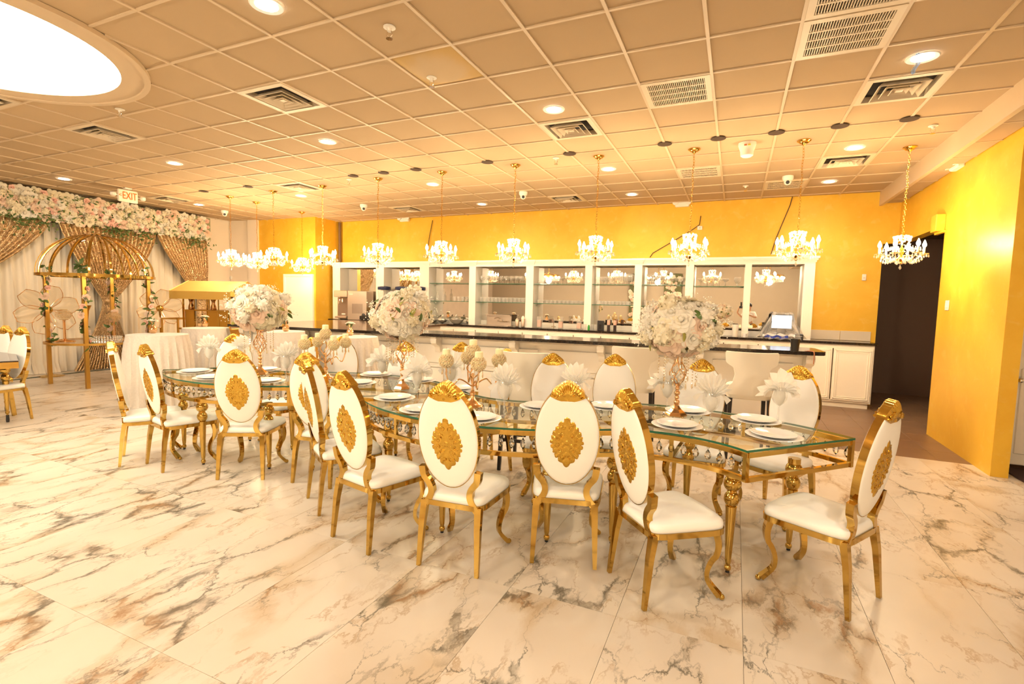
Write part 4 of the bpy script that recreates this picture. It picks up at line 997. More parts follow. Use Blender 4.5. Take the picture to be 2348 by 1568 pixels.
# splash tiles right of the hutch
for k in range(2): MB().cbox((PX[-1]+.06+.245+k*.5 if False else PX[-1]+.04+.22+k*.45, YB-.008, ZC+.085), (.445,.016,.165), .002).build('splash_tile', simple('splash_tile',(.74,.64,.50),.4), None, smooth=False, label=['beige splash tile beside the shelf hutch','beige splash tile nearest the hall opening'][k], cat='tile', group='splash tiles')
# ---- glassware
def lm(name, prof, mat, n=12): return MB().lathe(prof, n, cap=False).mesh(name, mat)
GLM = {'tumbler':lm('tumbler',[(.001,.004),(.030,.002),(.031,.0),(.036,.10)],M['glass']),
 'short':lm('short_tumbler',[(.001,.004),(.034,.002),(.036,.0),(.040,.072)],M['glass']),
 'wine':lm('wine_glass',[(.032,0),(.030,.003),(.004,.008),(.004,.07),(.028,.095),(.036,.13),(.030,.17)],M['glass']),
 'flute':lm('champagne_flute',[(.028,0),(.026,.003),(.004,.008),(.004,.06),(.020,.10),(.025,.15),(.022,.21)],M['glass']),
 'coupe':lm('margarita_glass',[(.036,0),(.034,.004),(.006,.010),(.006,.07),(.014,.085),(.024,.098),(.055,.120),(.058,.140)],M['glass'],14),
 'goblet':lm('goblet',[(.040,0),(.036,.005),(.008,.012),(.008,.05),(.040,.075),(.055,.115),(.050,.155)],M['glass'],14)}
BN = ['first','second','third','fourth','fifth','sixth','seventh','eighth','ninth']
def row(kind, bay, z, u0, u1, n, shelf, rows=1, sc=1.0):
    a, b = PX[2*bay+1]+.05, PX[2*bay+2]-.05
    nm = {'tumbler':'straight tumbler','short':'short tumbler','wine':'stemmed wine glass','flute':'tall flute glass','coupe':'wide margarita glass','goblet':'round goblet'}[kind]
    OR = ['first','second','third','fourth','fifth','sixth','seventh','eighth','ninth','tenth','eleventh','twelfth']
    for k in range(n):
        for r in range(rows):
            lb = f'clear {nm}, {OR[k]} from the left' + ((', front row' if r == 0 else ', back row') if rows > 1 else '') + f', {shelf} shelf, {BN[bay]} bay'
            x = a+(b-a)*(u0+(u1-u0)*(k+.5)/n)+random.uniform(-.006,.006); y = YH+.10+.10*r
            put(GLM[kind].name, GLM[kind], None, (x,y,z), sc=sc, label=lb, cat='glass', group=f'glasses on the {shelf} shelf of bay {bay+1}' if False else f'{nm} row, {shelf} shelf, {BN[bay]} bay')
row('wine',3,ZS1,0,.95,9,'upper',2); row('tumbler',3,ZS2,0,1,12,'lower',2,1.1)
row('short',4,ZS1,0,.35,4,'upper',1,.8); row('coupe',4,ZS1,.38,.55,2,'upper'); row('short',4,ZS2,0,1,11,'lower',2)
row('goblet',5,ZS1,.03,.45,4,'upper'); row('flute',5,ZS1,.52,1,8,'upper',2); row('short',5,ZS2,.05,.95,9,'lower',2,1.1)
row('flute',6,ZS1,0,.5,8,'upper',2); row('coupe',6,ZS1,.5,.86,4,'upper'); row('goblet',6,ZS1,.88,1,1,'upper'); row('tumbler',6,ZS2,0,.5,5,'lower')
row('coupe',7,ZS1-.02,.0,.72,5,'only',1,1.05); row('goblet',7,ZS1-.02,.82,1,1,'only',1,1.1)
row('tumbler',2,ZS2,.55,1,4,'lower',1,1.1)
def onc(x, y, z=ZC): # a point on the back counter, from a photo pixel of its base
    return at(x, y, z)
def bx(bay, u): a, b = PX[2*bay+1], PX[2*bay+2]; return a+(b-a)*u
for u, h, w in ((.14,.20,'left'),(.30,.26,'right')):
    v = thing('glass_bottle', f'clear glass bottle, {w} of two on the lower shelf, third bay', 'bottle', (bx(2,u),YH+.15,ZS2)); MB().lathe([(.001,.003),(.035,.0),(.037,.01),(.037,h*.6),(.012,h*.78),(.012,h)], 14, cap=False).build('bottle_glass', M['glass'], v)
    MB().lathe([(.014,h),(.014,h+.02),(.004,h+.03)], 10).build('stopper', M['crystal'], v)
# silver pumpkins and leaf bowls on the counter, third bay
M['silverglass'] = simple('mercury_glass', (.66,.60,.50), .22, .55, bump=(30,.5,.01))
for u, yy, r, w in ((.02,.16,.105,'leftmost'),(.30,.10,.12,'second'),(.62,.14,.13,'third, behind the bowl'),(.95,.18,.10,'rightmost')):
    g = thing('glass_pumpkin', 'silver glass pumpkin on the counter, '+w, 'ornament', (bx(2,u),YH+yy,ZC))
    pm = MB(); pm.grid(lambda a,b: ((r*(.25+.75*sin(pi*b))*(1+.06*cos(a*2*pi*10)))*cos(2*pi*a)*(1 if 0<b<1 else .3), (r*(.25+.75*sin(pi*b))*(1+.06*cos(a*2*pi*10)))*sin(2*pi*a)*(1 if 0<b<1 else .3), r*1.35*b), 40, 8); pm.build('pumpkin_body', M['silverglass'], g)
    MB().tube([(0,0,r*1.3),(.006,.0,r*1.5),(.02,.01,r*1.62)], .016, 7, scl=[1.3,1,.8]).build('stalk', M['silverglass'], g)
g = thing('leaf_bowl', 'wide silver leaf shaped glass bowl on the counter', 'bowl', (bx(2,.72),YH-.02,ZC)); lb = MB(); lb.grid(lambda a,b: ((.06+.13*b)*cos(2*pi*a)*(1+.05*cos(12*pi*a)*b), (.04+.08*b)*sin(2*pi*a), .11*b**1.5+.01*cos(12*pi*a)*b), 48, 6); lb.grid(lambda a,b: (.06*b*cos(2*pi*a), .04*b*sin(2*pi*a), .003), 24, 1); lb.build('bowl_wall', M['silverglass'], g)
# steel sink with splash and faucet, fourth bay
sk = thing('bar_sink', 'stainless bar sink with high splash and bridge faucet', 'sink', (bx(3,.45),YH+.05,ZC))
MB().bb(-.33,.28,.10,.13,0,.24).bb(-.33,.28,.03,.13,.225,.245).build('backsplash', M['steel'], sk, smooth=False)
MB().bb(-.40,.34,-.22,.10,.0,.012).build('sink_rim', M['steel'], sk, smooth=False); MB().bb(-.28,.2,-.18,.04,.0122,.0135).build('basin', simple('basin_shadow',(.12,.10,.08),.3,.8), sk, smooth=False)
MB().tube([(.02,.10,.10),(.02,.06,.10),(.2,.06,.10),(.2,.10,.10)], .011, 8).tube([(.11,.06,.10),(.08,.04,.15),(0,.0,.18),(-.07,-.03,.165),(-.075,-.03,.14)], .009, 8).build('faucet', M['chrome'], sk)
for s in (.02,.2): MB().tube([(s,.06,.10),(s+.05*(1 if s>.1 else -1),.03,.11)], .006, 6).build('faucet_handle', M['chrome'], sk)
for u, h, m, w in ((.86,.19,M['steel'],'steel cocktail shaker beside the sink'),(.97,.24,simple('soap_white',(.85,.75,.6),.3),'tall white capped dispenser beside the sink')):
    g = thing('cocktail_shaker', w, 'shaker', (bx(3,u),YH-.02,ZC)); MB().lathe([(.03,0),(.04,.01),(.045,h*.72),(.044,h*.74)], 18).build('shaker_body', M['steel'], g); MB().lathe([(.044,h*.74),(.042,h*.8),(.03,h*.92),(.012,h)], 18).build('cap', m, g)
# candle vases, fifth bay
M['pinkwax'] = simple('pink_wax', (.85,.50,.38), .5)
for u, h, f0, w in ((.16,.24,.62,'left of three, behind the faucet'),(.58,.25,.52,'middle of three'),(.93,.19,.6,'right of three, beside the pillar')):
    g = thing('candle_vase', 'square glass vase with pink filling, '+w, 'vase', (bx(4,u),YH-.04,ZC))
    MB().cbox((0,0,h/2),(.09,.09,h),.004).build('vase_glass', M['glass'], g, smooth=False); MB().cbox((0,0,.02+h*f0/2),(.076,.076,h*f0),.004).build('filling', M['pinkwax'], g, smooth=False)
g = thing('bar_faucet', 'thin chrome faucet behind the pink candle vases', 'faucet', (bx(4,.40),YH+.10,ZC)); MB().tube([(0,0,0),(0,0,.17),(.0,-.03,.20),(0,-.07,.19)], .010, 8).build('spout', M['chrome'], g); MB().tube([(-.05,0,.03),(.05,0,.03)], .008, 6).build('handles', M['chrome'], g)
# sixth bay: green bottle, black box, pink bottles, small glasses
g = thing('green_bottle', 'small green bottle stub on the counter', 'bottle', (bx(5,-.02),YH-.06,ZC)); MB().lathe([(.022,0),(.022,.07),(.015,.085),(.014,.1)], 14).build('bottle_glass', simple('green_glass',(.03,.35,.05),.1), g); MB().lathe([(.015,.1),(.015,.105),(.001,.106)], 10).build('lip', simple('green_glass2',(.02,.25,.04),.1), g)
for u, w in ((-.14,'left'),(.04,'middle'),(.12,'right')): put('tumbler', GLM['tumbler'], None, (bx(5,u),YH+.0,ZC), sc=1.2, label=f'clear tumbler, {w} of three beside the green bottle on the counter', cat='glass', group='tumblers by the green bottle')
g = thing('black_box', 'black napkin box on the counter, sixth bay', 'box', (bx(5,.26),YH-.02,ZC)); MB().cbox((0,0,.10),(.12,.10,.20),.004).build('box_body', M['blackplastic'], g, smooth=False); MB().cbox((0,-.045,.08),(.05,.02,.09),.003).build('box_slot', M['darkhole'], g, smooth=False)
for u, w in ((.45,'left'),(.60,'right')):
    g = thing('pink_jar', f'dark jar with pink top, {w} of two beside the black box', 'jar', (bx(5,u),YH-.03,ZC)); MB().lathe([(.03,0),(.03,.12),(.026,.125)], 16).build('jar_body', simple('dark_jar',(.05,.03,.03),.2), g); MB().lathe([(.03,.12),(.034,.13),(.034,.21),(.028,.215)], 16).build('jar_top', M['pinkwax'], g)
g = thing('white_canister', 'white tall canister beside the hutch pillar left of the till', 'canister', (bx(7,.88),YH-.03,ZC)); MB().lathe([(.05,0),(.052,.005),(.052,.21),(.046,.215)], 22).build('canister_body', M['white_fix'], g); MB().lathe([(.052,.19),(.054,.192),(.054,.22),(.0,.222)], 22).build('canister_lid', M['white_fix'], g)
g = thing('white_cup', 'small white cup left of the till', 'cup', (bx(8,-.06),YH-.10,ZC)); MB().lathe([(.03,0),(.04,.07),(.037,.07),(.028,.005),(.001,.005)], 18, cap=False).build('cup_wall', M['porcelain'], g)
# ---- till under plastic
tl = thing('cash_register', 'touch screen till wrapped in clear plastic at the right end', 'till', (aty(1792,745,YC+.12)[0], YC+.14, ZC), radians(-6))
scr = RX(radians(-14))
MB().cbox((0,0,.30),(.36,.05,.29),.01, scr).build('monitor', M['blackplastic'], tl, smooth=False)
def mat_screen():
    t = NT('till_screen'); u = t.n('ShaderNodeTexCoord').outputs['Generated']; sx = t.n('ShaderNodeSeparateXYZ', i_0=u); x, z = sx.outputs[0], sx.outputs[2]
    def rect(x0,x1,z0,z1): return t.math('MULTIPLY', t.math('MULTIPLY', t.math('GREATER_THAN',x,x0), t.math('LESS_THAN',x,x1)), t.math('MULTIPLY', t.math('GREATER_THAN',z,z0), t.math('LESS_THAN',z,z1)))
    c = t.mix(rect(.06,.42,.5,.95), (.62,.80,.98), (.98,.98,1)); c = t.mix(rect(.12,.38,.76,.80), c, (.75,.2,.2)); c = t.mix(rect(.48,.95,.86,.95), c, (.98,.85,.5))
    c = t.mix(rect(.10,.30,.10,.32), c, (.45,.45,.62)); c = t.mix(rect(.5,.62,.16,.24), c, (.85,.45,.45)); c = t.mix(rect(.82,.92,.14,.26), c, (.85,.45,.45)); c = t.mix(rect(.48,.95,.40,.78), c, (.80,.90,.96))
    return t.finish(t.n('ShaderNodeEmission', i_Color=c, i_Strength=1.0))
MB().bb(-.155,.155,-.028,-.026,.185,.415, scr).build('screen', mat_screen(), tl, smooth=False)
MB().cbox((0,.05,.10),(.14,.10,.16),.01).cbox((0,.03,.02),(.32,.24,.04),.01).build('till_stand', M['blackplastic'], tl, smooth=False)
M['plastic'] = glassy('plastic_film', (.95,.93,.90), .02, .25, .22, (.92,.88,.82), ior=1.2)
rnd = random.Random(5); pf = MB()
def film(u, v):
    a = 2*pi*u; r = (.17+.13*(1-v)+.03*sin(9*a+4*v)+.02*sin(17*a)); zz = .46*v-.0; k = .55+.45*(1-v)
    return (r*1.08*cos(a)*(.75+.35*(1-v)), r*.75*sin(a)*k+.04, zz+.015*sin(13*a+7*v))
pf.grid(film, 40, 8); pf.build('plastic_wrap', M['plastic'], tl, ang=15)
pb = MB(); pb.grid(lambda u,v: ((u-.5)*.5-.03, -.15+.10*v-.02*sin(20*u), .03+.07*abs(sin(9*u+3*v))*(.4+v*.6)), 24, 6); pb.build('crumpled_bag', simple('bag_plastic',(.80,.76,.72),.25,bump=(20,.8,.01)), tl, ang=12)
MB().grid(lambda u,v: ((u-.5)*.36-.06, -.165+.02*sin(12*u), .015+.045*v+.012*sin(15*u)), 20, 3).build('blue_bag_edge', simple('blue_bag',(.03,.06,.42),.4), tl)
g = thing('black_bag', 'black crumpled bag leaning left of the till', 'bag', (tl.location.x-.27, YC+.2, ZC)); bg = MB(); bg.grid(lambda u,v: (.09*sin(pi*v*.6+.3)*cos(2*pi*u)*(1-.75*v)+.11*v, .07*sin(2*pi*u)*(1-.75*v)+.015*sin(9*u*2*pi), .01+.30*v+.012*sin(23*u+9*v)), 24, 10); bg.build('bag_body', M['blackplastic'], g, ang=15); MB().tube([(-.09,-.06,.02),(-.05,-.09,.03),(0,-.09,.015),(.04,-.08,.03)], .008, 5).build('cord', M['blackplastic'], g)
g = thing('card_printer', 'small black card printer right of the till', 'printer', (tl.location.x+.27, YC+.10, ZC)); MB().cbox((0,0,.05),(.13,.14,.10),.01).build('printer_body', M['blackplastic'], g, smooth=False); MB().bb(-.05,.05,-.075,-.071,.06,.066).build('paper_slot', M['porcelain'], g, smooth=False); MB().cbox((.10,-.02,.012),(.16,.05,.012),.003, RZ(-.2)).build('paper_slip', M['porcelain'], g, smooth=False)
# ---- left bays: slush machine, dispensers, black bowls
sl = thing('slush_machine', 'stainless steel drink machine at the left end of the back bar', 'drink machine', (bx(0,.5), YH-.06, ZC), radians(16))
MB().cbox((.12,0,.36),(.50,.42,.72),.01).build('housing', M['steel'], sl, smooth=False); MB().cbox((-.30,-.05,.64),(.34,.40,.16),.01).build('head_box', M['steel'], sl, smooth=False)
MB().cbox((-.30,.06,.28),(.34,.22,.54),.008).build('front_panel', simple('steel_brown',(.36,.26,.19),.3,.7), sl, smooth=False); MB().cbox((-.30,-.14,.06),(.30,.20,.05),.008).build('drip_tray', M['steel'], sl, smooth=False)
MB().lathe([(.025,0),(.03,.03),(.02,.06),(.02,.10)], 12, T(-.30,-.13,.42)).tube([(-.36,-.14,.5),(-.38,-.16,.42),(-.37,-.15,.36)], .012, 6).build('tap', M['chrome'], sl)
MB().bb(-.08,.02,-.215,-.211,.62,.65).build('label_plate', simple('label_cream',(.85,.72,.6),.5), sl, smooth=False); MB().bb(-.36,-.26,-.055,-.051,.12,.15).build('label_plate', simple('label_cream2',(.85,.75,.65),.5), sl, smooth=False)
gp = MB()
for k in range(8): gp.bb(.0+.035*k, .012+.035*k, -.214,-.210,.16,.40)
gp.build('vent_slots', simple('vent_dark',(.2,.14,.10),.5), sl, smooth=False)
for u, w in ((.05,'left'),(.55,'middle'),(1.02,'right')):
    g = thing('drink_dispenser', f'glass drink dispenser with black lid, {w} of three behind the middle bouquet', 'dispenser', (bx(1,u), YH-.05, ZC)); 
    MB().lathe([(.10,.40),(.14,.43),(.145,.72),(.12,.76)], 22).build('jar', M['glass'], g); MB().lathe([(.15,.76),(.155,.77),(.155,.83),(.05,.85)], 22).build('lid', simple('navy_lid',(.02,.03,.09),.3), g)
    MB().lathe([(.14,0),(.14,.02),(.13,.39),(.12,.40)], 18).build('stand', M['blackplastic'], g)
g = thing('black_condiment_dome', 'black double domed condiment server on the counter', 'server', (bx(0,.86), YC+.12, ZC))
MB().cbox((0,0,.06),(.40,.22,.12),.02).build('tray', M['blackplastic'], g, smooth=False)
for s in (-.1,.1): MB().lathe([(.097,.12),(.095,.15),(.075,.19),(.04,.215),(.012,.222),(.012,.235),(.002,.237)], 22, T(s,0,0)).build('dome_lid', M['blackplastic'], g)
# ---- wall devices
def em_light(x, z, y, label, rz=0, loc=None):
    g = thing('emergency_light', label, 'emergency light', loc or (x,y,z), rz, 'wall emergency lights'); MB().cbox((0,-.04,0),(.26,.08,.12),.012).build('housing', M['white_fix'], g, smooth=False)
    for s in (-.12,.12): MB().lathe([(.035,-.03),(.055,.03),(.05,.035)], 16, T(s,-.075,.015) @ RX(radians(80))).build('lamp_head', M['white_fix'], g)
x, z = aty(1565,468,YB); em_light(x, z, YB, 'twin head emergency light high on the golden wall behind the bar')
x, z = aty(930,503,YB); em_light(x, z, YB, 'twin head emergency light high on the golden wall left of the bar middle')
y, z = atx(2205,372,XR); em_light(0,0,0,'twin head emergency light on the right golden wall under the soffit', radians(-90), (XR,y,z-.02))
y, z = atx(2173,700,XR); g = thing('light_switch', 'white double light switch on the right golden wall', 'switch', (XR,y,z), radians(-90)); MB().cbox((0,-.005,0),(.115,.010,.125),.004).build('switch_plate', M['white_fix'], g, smooth=False)
for s in (-.025,.025): MB().cbox((s,-.012,0),(.034,.008,.068),.003).build('rocker', M['white_fix'], g, smooth=False)
x, z = aty(1981,636,YB); g = thing('thermostat', 'small white wall sensor right of the hutch', 'sensor', (x,YB,z)); MB().cbox((0,-.012,0),(.06,.024,.11),.006).build('sensor_case', M['white_fix'], g, smooth=False); MB().bb(-.015,.015,-.026,-.024,-.02,.0).build('sensor_window', simple('sensor_window',(.7,.6,.5),.3), g, smooth=False)
y, z = atx(2162,512,XR); g = thing('door_opener_box', 'gold painted box at the corner of the hall opening', 'box', (XR,y,z), radians(-90)); MB().cbox((0,-.05,0),(.20,.10,.22),.006).build('box_cover', M['goldwall'], g, smooth=False); MB().cbox((.0,-.02,-.12),(.3,.04,.03),.003).build('box_base', M['goldwall'], g, smooth=False)
# loose cables on the gold wall
M['cable'] = simple('cable_brown', (.09,.04,.015), .6)
for pts, lb in (([(992,505),(985,540),(980,575),(979,592)],'thin dark cable hanging on the wall behind the middle chandeliers'),([(1607,495),(1604,515),(1590,525),(1540,555),(1497,580),(1490,590)],'dark cable slanting across the golden wall to the hutch'),([(1820,440),(1812,470),(1795,510),(1780,545),(1768,583)],'dark cable hanging on the wall left of the rightmost hutch end')):
    P = [(aty(x,y,YB-.02)[0], YB-.02, aty(x,y,YB-.02)[1]) for x,y in pts]; MB().tube(P, .008, 5).build('wall_cable', M['cable'], None, label=lb, cat='cable', group='loose wall cables')
x, z = aty(1605,523,YB); g = thing('junction_box', 'small cream junction box on the golden wall', 'box', (x,YB,z)); MB().cbox((0,-.02,0),(.09,.04,.07),.005).build('box_cover', M['white_fix'], g, smooth=False); MB().lathe([(.01,0),(.008,.01)], 8, T(0,-.04,0) @ RX(pi/2)).build('screw', M['chrome'], g)
# white low door on the left gold wall
x0, z1 = aty(657,634,9.5); x1, _ = aty(716,634,9.5); dr = thing('door_1', 'low white door in the golden wall left of the bar', None, (0,0,0)); dr['kind'] = 'structure'
MB().bb(x0, x1, 9.47, 9.5, .9, z1).build('door_leaf', M['white'], dr, smooth=False)
dfm = MB()
for a, b, c, d in ((x0-.06,x0,.9,z1+.06),(x1,x1+.06,.9,z1+.06),(x0,x1,z1,z1+.06)): dfm.bb(a,b,9.45,9.5,c,d)
dfm.build('door_frame', M['white'], dr, smooth=False)
# white door and dark mat at the far right edge
dr = thing('door_2', 'white door at the far right edge', None, (0,0,0)); dr['kind'] = 'structure'
MB().cbox((3.1,6.9,1.05),(.9,.05,2.0),.006).build('door_leaf', M['white'], dr, smooth=False); MB().cbox((3.1,6.87,.62),(.7,.02,.9),.006).build('door_panel', M['white'], dr, smooth=False); MB().sph((2.74,6.84,.95),.03,12,8).build('door_handle', M['chrome'], dr)
MB().cbox((3.2,6.5,.006),(1.1,.8,.012),.004).build('floor_mat', simple('mat_dark',(.05,.02,.015),.9), None, smooth=False, label='dark floor mat by the white door at the right edge', cat='mat')
# ================================================================== CHANDELIERS
def chand_meshes():
    D = {}
    D['canopy'] = MB().lathe([(.075,0),(.075,-.008),(.055,-.022),(.05,-.03),(.03,-.036),(.018,-.05),(.006,-.06)], 24).mesh('canopy', M['brass'])
    ml = MB()
    for k in range(30):
        z = -.06-.0335*k; pts = [(.010*cos(a), 0, .021*sin(a)) for a in [2*pi*q/10 for q in range(10)]]
        ml.tube(pts, .0026, 4, T(.004*sin(k*.7),.003*cos(k*.9),z-.02) @ RZ((k % 2)*pi/2), closed=True, up=(0,1,0))
    D['chain'] = ml.mesh('chain', M['brass'])
    Z0 = -1.06                                       # top of the body
    D['stem'] = MB().lathe([(.004,Z0),(.016,Z0-.02),(.024,Z0-.05),(.012,Z0-.08),(.010,Z0-.14),(.026,Z0-.17),(.034,Z0-.20),(.016,Z0-.24),(.040,Z0-.27),(.055,Z0-.285),(.035,Z0-.30),(.012,Z0-.32),(.018,Z0-.335),(.002,Z0-.35)], 16).mesh('stem', M['brass'])
    arm = MB(); P = []
    for q in range(13): v = q/12; P.append((.03+.195*v, 0, Z0-.27-.045*sin(pi*min(1,v*1.2))+.035*max(0,v-.6)/.4))
    arm.tube(P, .006, 6); D['arm'] = arm.mesh('arm', M['crystal_warm'])
    ez = P[-1][2]
    D['bobeche'] = MB().lathe([(.012,ez-.005),(.035,ez),(.052,ez+.012),(.050,ez+.014),(.03,ez+.006),(.012,ez+.004)], 14, T(.225,0,0)).mesh('drip_dish', M['crystal_warm'])
    D['sleeve'] = MB().lathe([(.0125,ez+.0),(.0125,ez+.085),(.009,ez+.09)], 10, T(.225,0,0)).mesh('candle_sleeve', simple('sleeve_ivory',(.9,.8,.6),.5))
    D['bulb'] = MB().lathe([(.008,ez+.088),(.020,ez+.106),(.022,ez+.120),(.014,ez+.146),(.004,ez+.172),(.001,ez+.176)], 10, T(.225,0,0), cap=False).mesh('bulb', M['bulb'])
    cr = MB(); rnd = random.Random(4)
    def dp(x, y, z, s=1.):
        cr.lathe([(.001,-.042*s),(.008*s,-.032*s),(.010*s,-.025*s),(.004*s,-.010*s),(.001,-.004)], 6, T(x,y,z), cap=False); cr.sph((x,y,z),.004*s,5,3)
    for k in range(6):
        a = 2*pi*k/6
        for q in range(5): b = a+2*pi*q/5; dp(.225*cos(a)+.048*cos(b), .225*sin(a)+.048*sin(b), ez+.006)
        for q in range(8):                            # swags of beads from the crown to each arm
            v = q/7; r = .06+.165*v; cr.sph((r*cos(a), r*sin(a), Z0-.06-.15*v-.06*sin(pi*v)), .006, 5, 4)
        for q in range(6): v = (q+.5)/6; r = .07+.15*v; a2 = a+pi/6; dp(r*cos(a2), r*sin(a2), Z0-.245-.05*sin(3*v), 1.25); dp(r*cos(a2+.2), r*sin(a2+.2), Z0-.12-.04*v, 1.1)
        for q in range(6): v = q/5; cr.sph(((.225-.06*sin(pi*v))*cos(a+pi/3*v), (.225-.06*sin(pi*v))*sin(a+pi/3*v), ez+.0-.05*sin(pi*v)), .008, 5, 4)
        dp(.075*cos(a+.3), .075*sin(a+.3), Z0-.065, 1.1); cr.tube([(.02*cos(a),.02*sin(a),Z0-.04),(.05*cos(a),.05*sin(a),Z0+.0),(.085*cos(a),.085*sin(a),Z0-.01),(.08*cos(a),.08*sin(a),Z0-.07)], .011, 6); cr.sph((.085*cos(a),.085*sin(a),Z0-.02), .018, 6, 4)
        dp(.05*cos(a), .05*sin(a), Z0-.30, 1.2); dp(.10*cos(a+.5), .10*sin(a+.5), Z0-.275, 1.1)
    dp(0,0,Z0-.35,1.6); D['crystals'] = cr.mesh('crystal_drops', M['crystal'], False); D['z'] = Z0
    return D
CH = chand_meshes()
def make_chandelier():
    t = thing('chandelier', 'x', 'chandelier', (0,0,CE), 0, 'crystal chandeliers over the bar')
    for k in ('canopy','chain','stem'): put(k, CH[k], t)
    put('crystal_drops', CH['crystals'], t, kind='stuff')
    for k in range(6):
        ar = put('arm', CH['arm'], t, rz=2*pi*k/6); put('drip_dish', CH['bobeche'], ar); put('candle_sleeve', CH['sleeve'], ar); put('bulb', CH['bulb'], ar)
    lamp('chandelier_glow', 'POINT', P_CHAND, t, (0,0,CH['z']-.12), WARM, shadow_soft_size=.03)
    bpy.context.view_layer.update(); return tree(t)
can = [((2087,337),'rightmost, hanging before the hall opening'),((1844,322),'second from the right'),((1592,342),'third from the right'),((1373,358),'fourth from the right'),((1182,378),'fifth from the right, above the middle of the bar'),((1014,394),'sixth from the right'),((867,409),'seventh from the right, above the middle bouquet'),((739,426),'eighth from the right, at the wall step'),
 ((626,438),'right of a close pair of chandeliers'),((588,463),'left of a close pair of chandeliers, slightly lower'),((692,486),'smallest and farthest, near the white door'),((527,450),'leftmost, before the cream corner')]
ch0 = None
for k, (p, w) in enumerate(can):
    x, y = at(*p, CE); lb = 'crystal chandelier with candle bulbs, '+w; rz = random.uniform(0,1)
    if ch0 is None: ch0 = make_chandelier(); ch0.location = (x,y,CE); ch0['label'] = lb
    else: copy_tree(ch0, None, (x,y,CE), rz, lb)
# ================================================================== DRAPED BACKDROP
XD = -12.35
def mat_sequin():
    t = NT('gold_sequin'); o = t.obj(); vo = t.n('ShaderNodeTexVoronoi', i_Vector=o); vo.inputs['Scale'].default_value = 62.
    sep = t.n('ShaderNodeVectorMath', operation='SUBTRACT'); t.set(sep.inputs[0], vo.outputs['Color']); sep.inputs[1].default_value = (.5,.5,.5)
    sc = t.n('ShaderNodeVectorMath', operation='SCALE'); t.set(sc.inputs[0], sep.outputs[0]); sc.inputs['Scale'].default_value = 1.15
    nn = t.n('ShaderNodeNewGeometry').outputs['Normal']; ad = t.n('ShaderNodeVectorMath', operation='ADD'); t.set(ad.inputs[0], nn); t.set(ad.inputs[1], sc.outputs[0])
    nm = t.n('ShaderNodeVectorMath', operation='NORMALIZE'); t.set(nm.inputs[0], ad.outputs[0])
    c = t.mix(t.smooth(vo.outputs['Distance'], .3, .6), (1.0,.82,.50), (.86,.58,.30))
    return t.finish(t.bsdf(Base_Color=c, Metallic=.6, Roughness=.30, Normal=nm.outputs[0]))
M['sequin'] = mat_sequin()
def drape(y0, y1, label, seed):
    rnd = random.Random(seed); n = int((y1-y0)*60); ph = [rnd.uniform(0,6) for _ in range(4)]
    def fn(u, v):
        y = y0+(y1-y0)*u; z = 3.0*(1-v)+.004
        a = .035*sin(2*pi*u*(y1-y0)*5.2+ph[0]+1.2*sin(4*u+ph[1]))+.020*sin(2*pi*u*(y1-y0)*11+ph[2]+v)
        return (XD-.20+a*(.55+.6*v)+(.10*max(0,v-.93)/.07 if sin(9*u+ph[3]) > .2 else 0), y+.02*sin(3*v+ph[1]), z)
    MB().grid(fn, n, 14).build('white_drape', M['drape'], None, label=label, cat='curtain', group='white drapes', ang=180)
drape(2.6, 4.2, 'white pleated drape at the left edge of the backdrop', 1); drape(4.02, 5.55, 'white pleated drape left of the domed stand', 2); drape(5.37, 7.0, 'white pleated drape behind the domed stand', 3); drape(6.82, 8.6, 'white pleated drape right of the gathered gold centre, behind the cart', 4)
def swag(ya, yb, yg, zg, yfl, wfl, label, seed, pl=15):
    rnd = random.Random(seed); ph = rnd.uniform(0,6); zt = 3.01
    def fn(u, v):
        vg = .56
        if v < vg:
            q = v/vg; z = zt+(zg-zt)*q; e = q**1.35; y = (ya+(yb-ya)*u)*(1-e)+(yg+(u-.5)*.20)*e; amp = .05-.02*q
        else:
            q = (v-vg)/(1-vg); z = zg*(1-q)+.012; w = .20+(wfl-.20)*q**1.5; y = yg+(yfl-yg)*q+(u-.5)*w; amp = .03+.05*q
        return (XD-.02+.07*sin(pi*min(1,max(0,v/.56)))*(1 if v < .56 else 0)+amp*sin(2*pi*pl*u+ph)+(.03*q if v > .9 else 0), y, z)
    o = MB().grid(fn, pl*8, 26).build('sequin_drape', M['sequin'], None, label=label, cat='curtain', group='gold sequin drapes', ang=180)
    return o
yg, zg = atx(250,690,XD); swag(5.52, 7.36, yg, zg, atx(248,845,XD)[0], 1.25, 'gold sequin drape gathered in the middle behind the domed stand', 1, 22)
swag(3.1, 5.42, 3.75, 1.55, 3.7, .8, 'gold sequin drape swept to the left edge', 2, 22)
swag(7.38, 8.56, 8.42, 1.55, 8.4, .5, 'gold sequin drape swept to the right beside the cream corner', 3, 15)
for yy, zz, w in ((yg,zg,'middle'),(8.42,1.55,'right')):
    MB().lathe([(.085,-.03),(.10,0),(.085,.03)], 18, T(XD-.02,yy,zz)).build('drape_tie', M['sequin'], None, label=f'gold tie band around the {w} sequin drape', cat='tie band', group='drape tie bands')
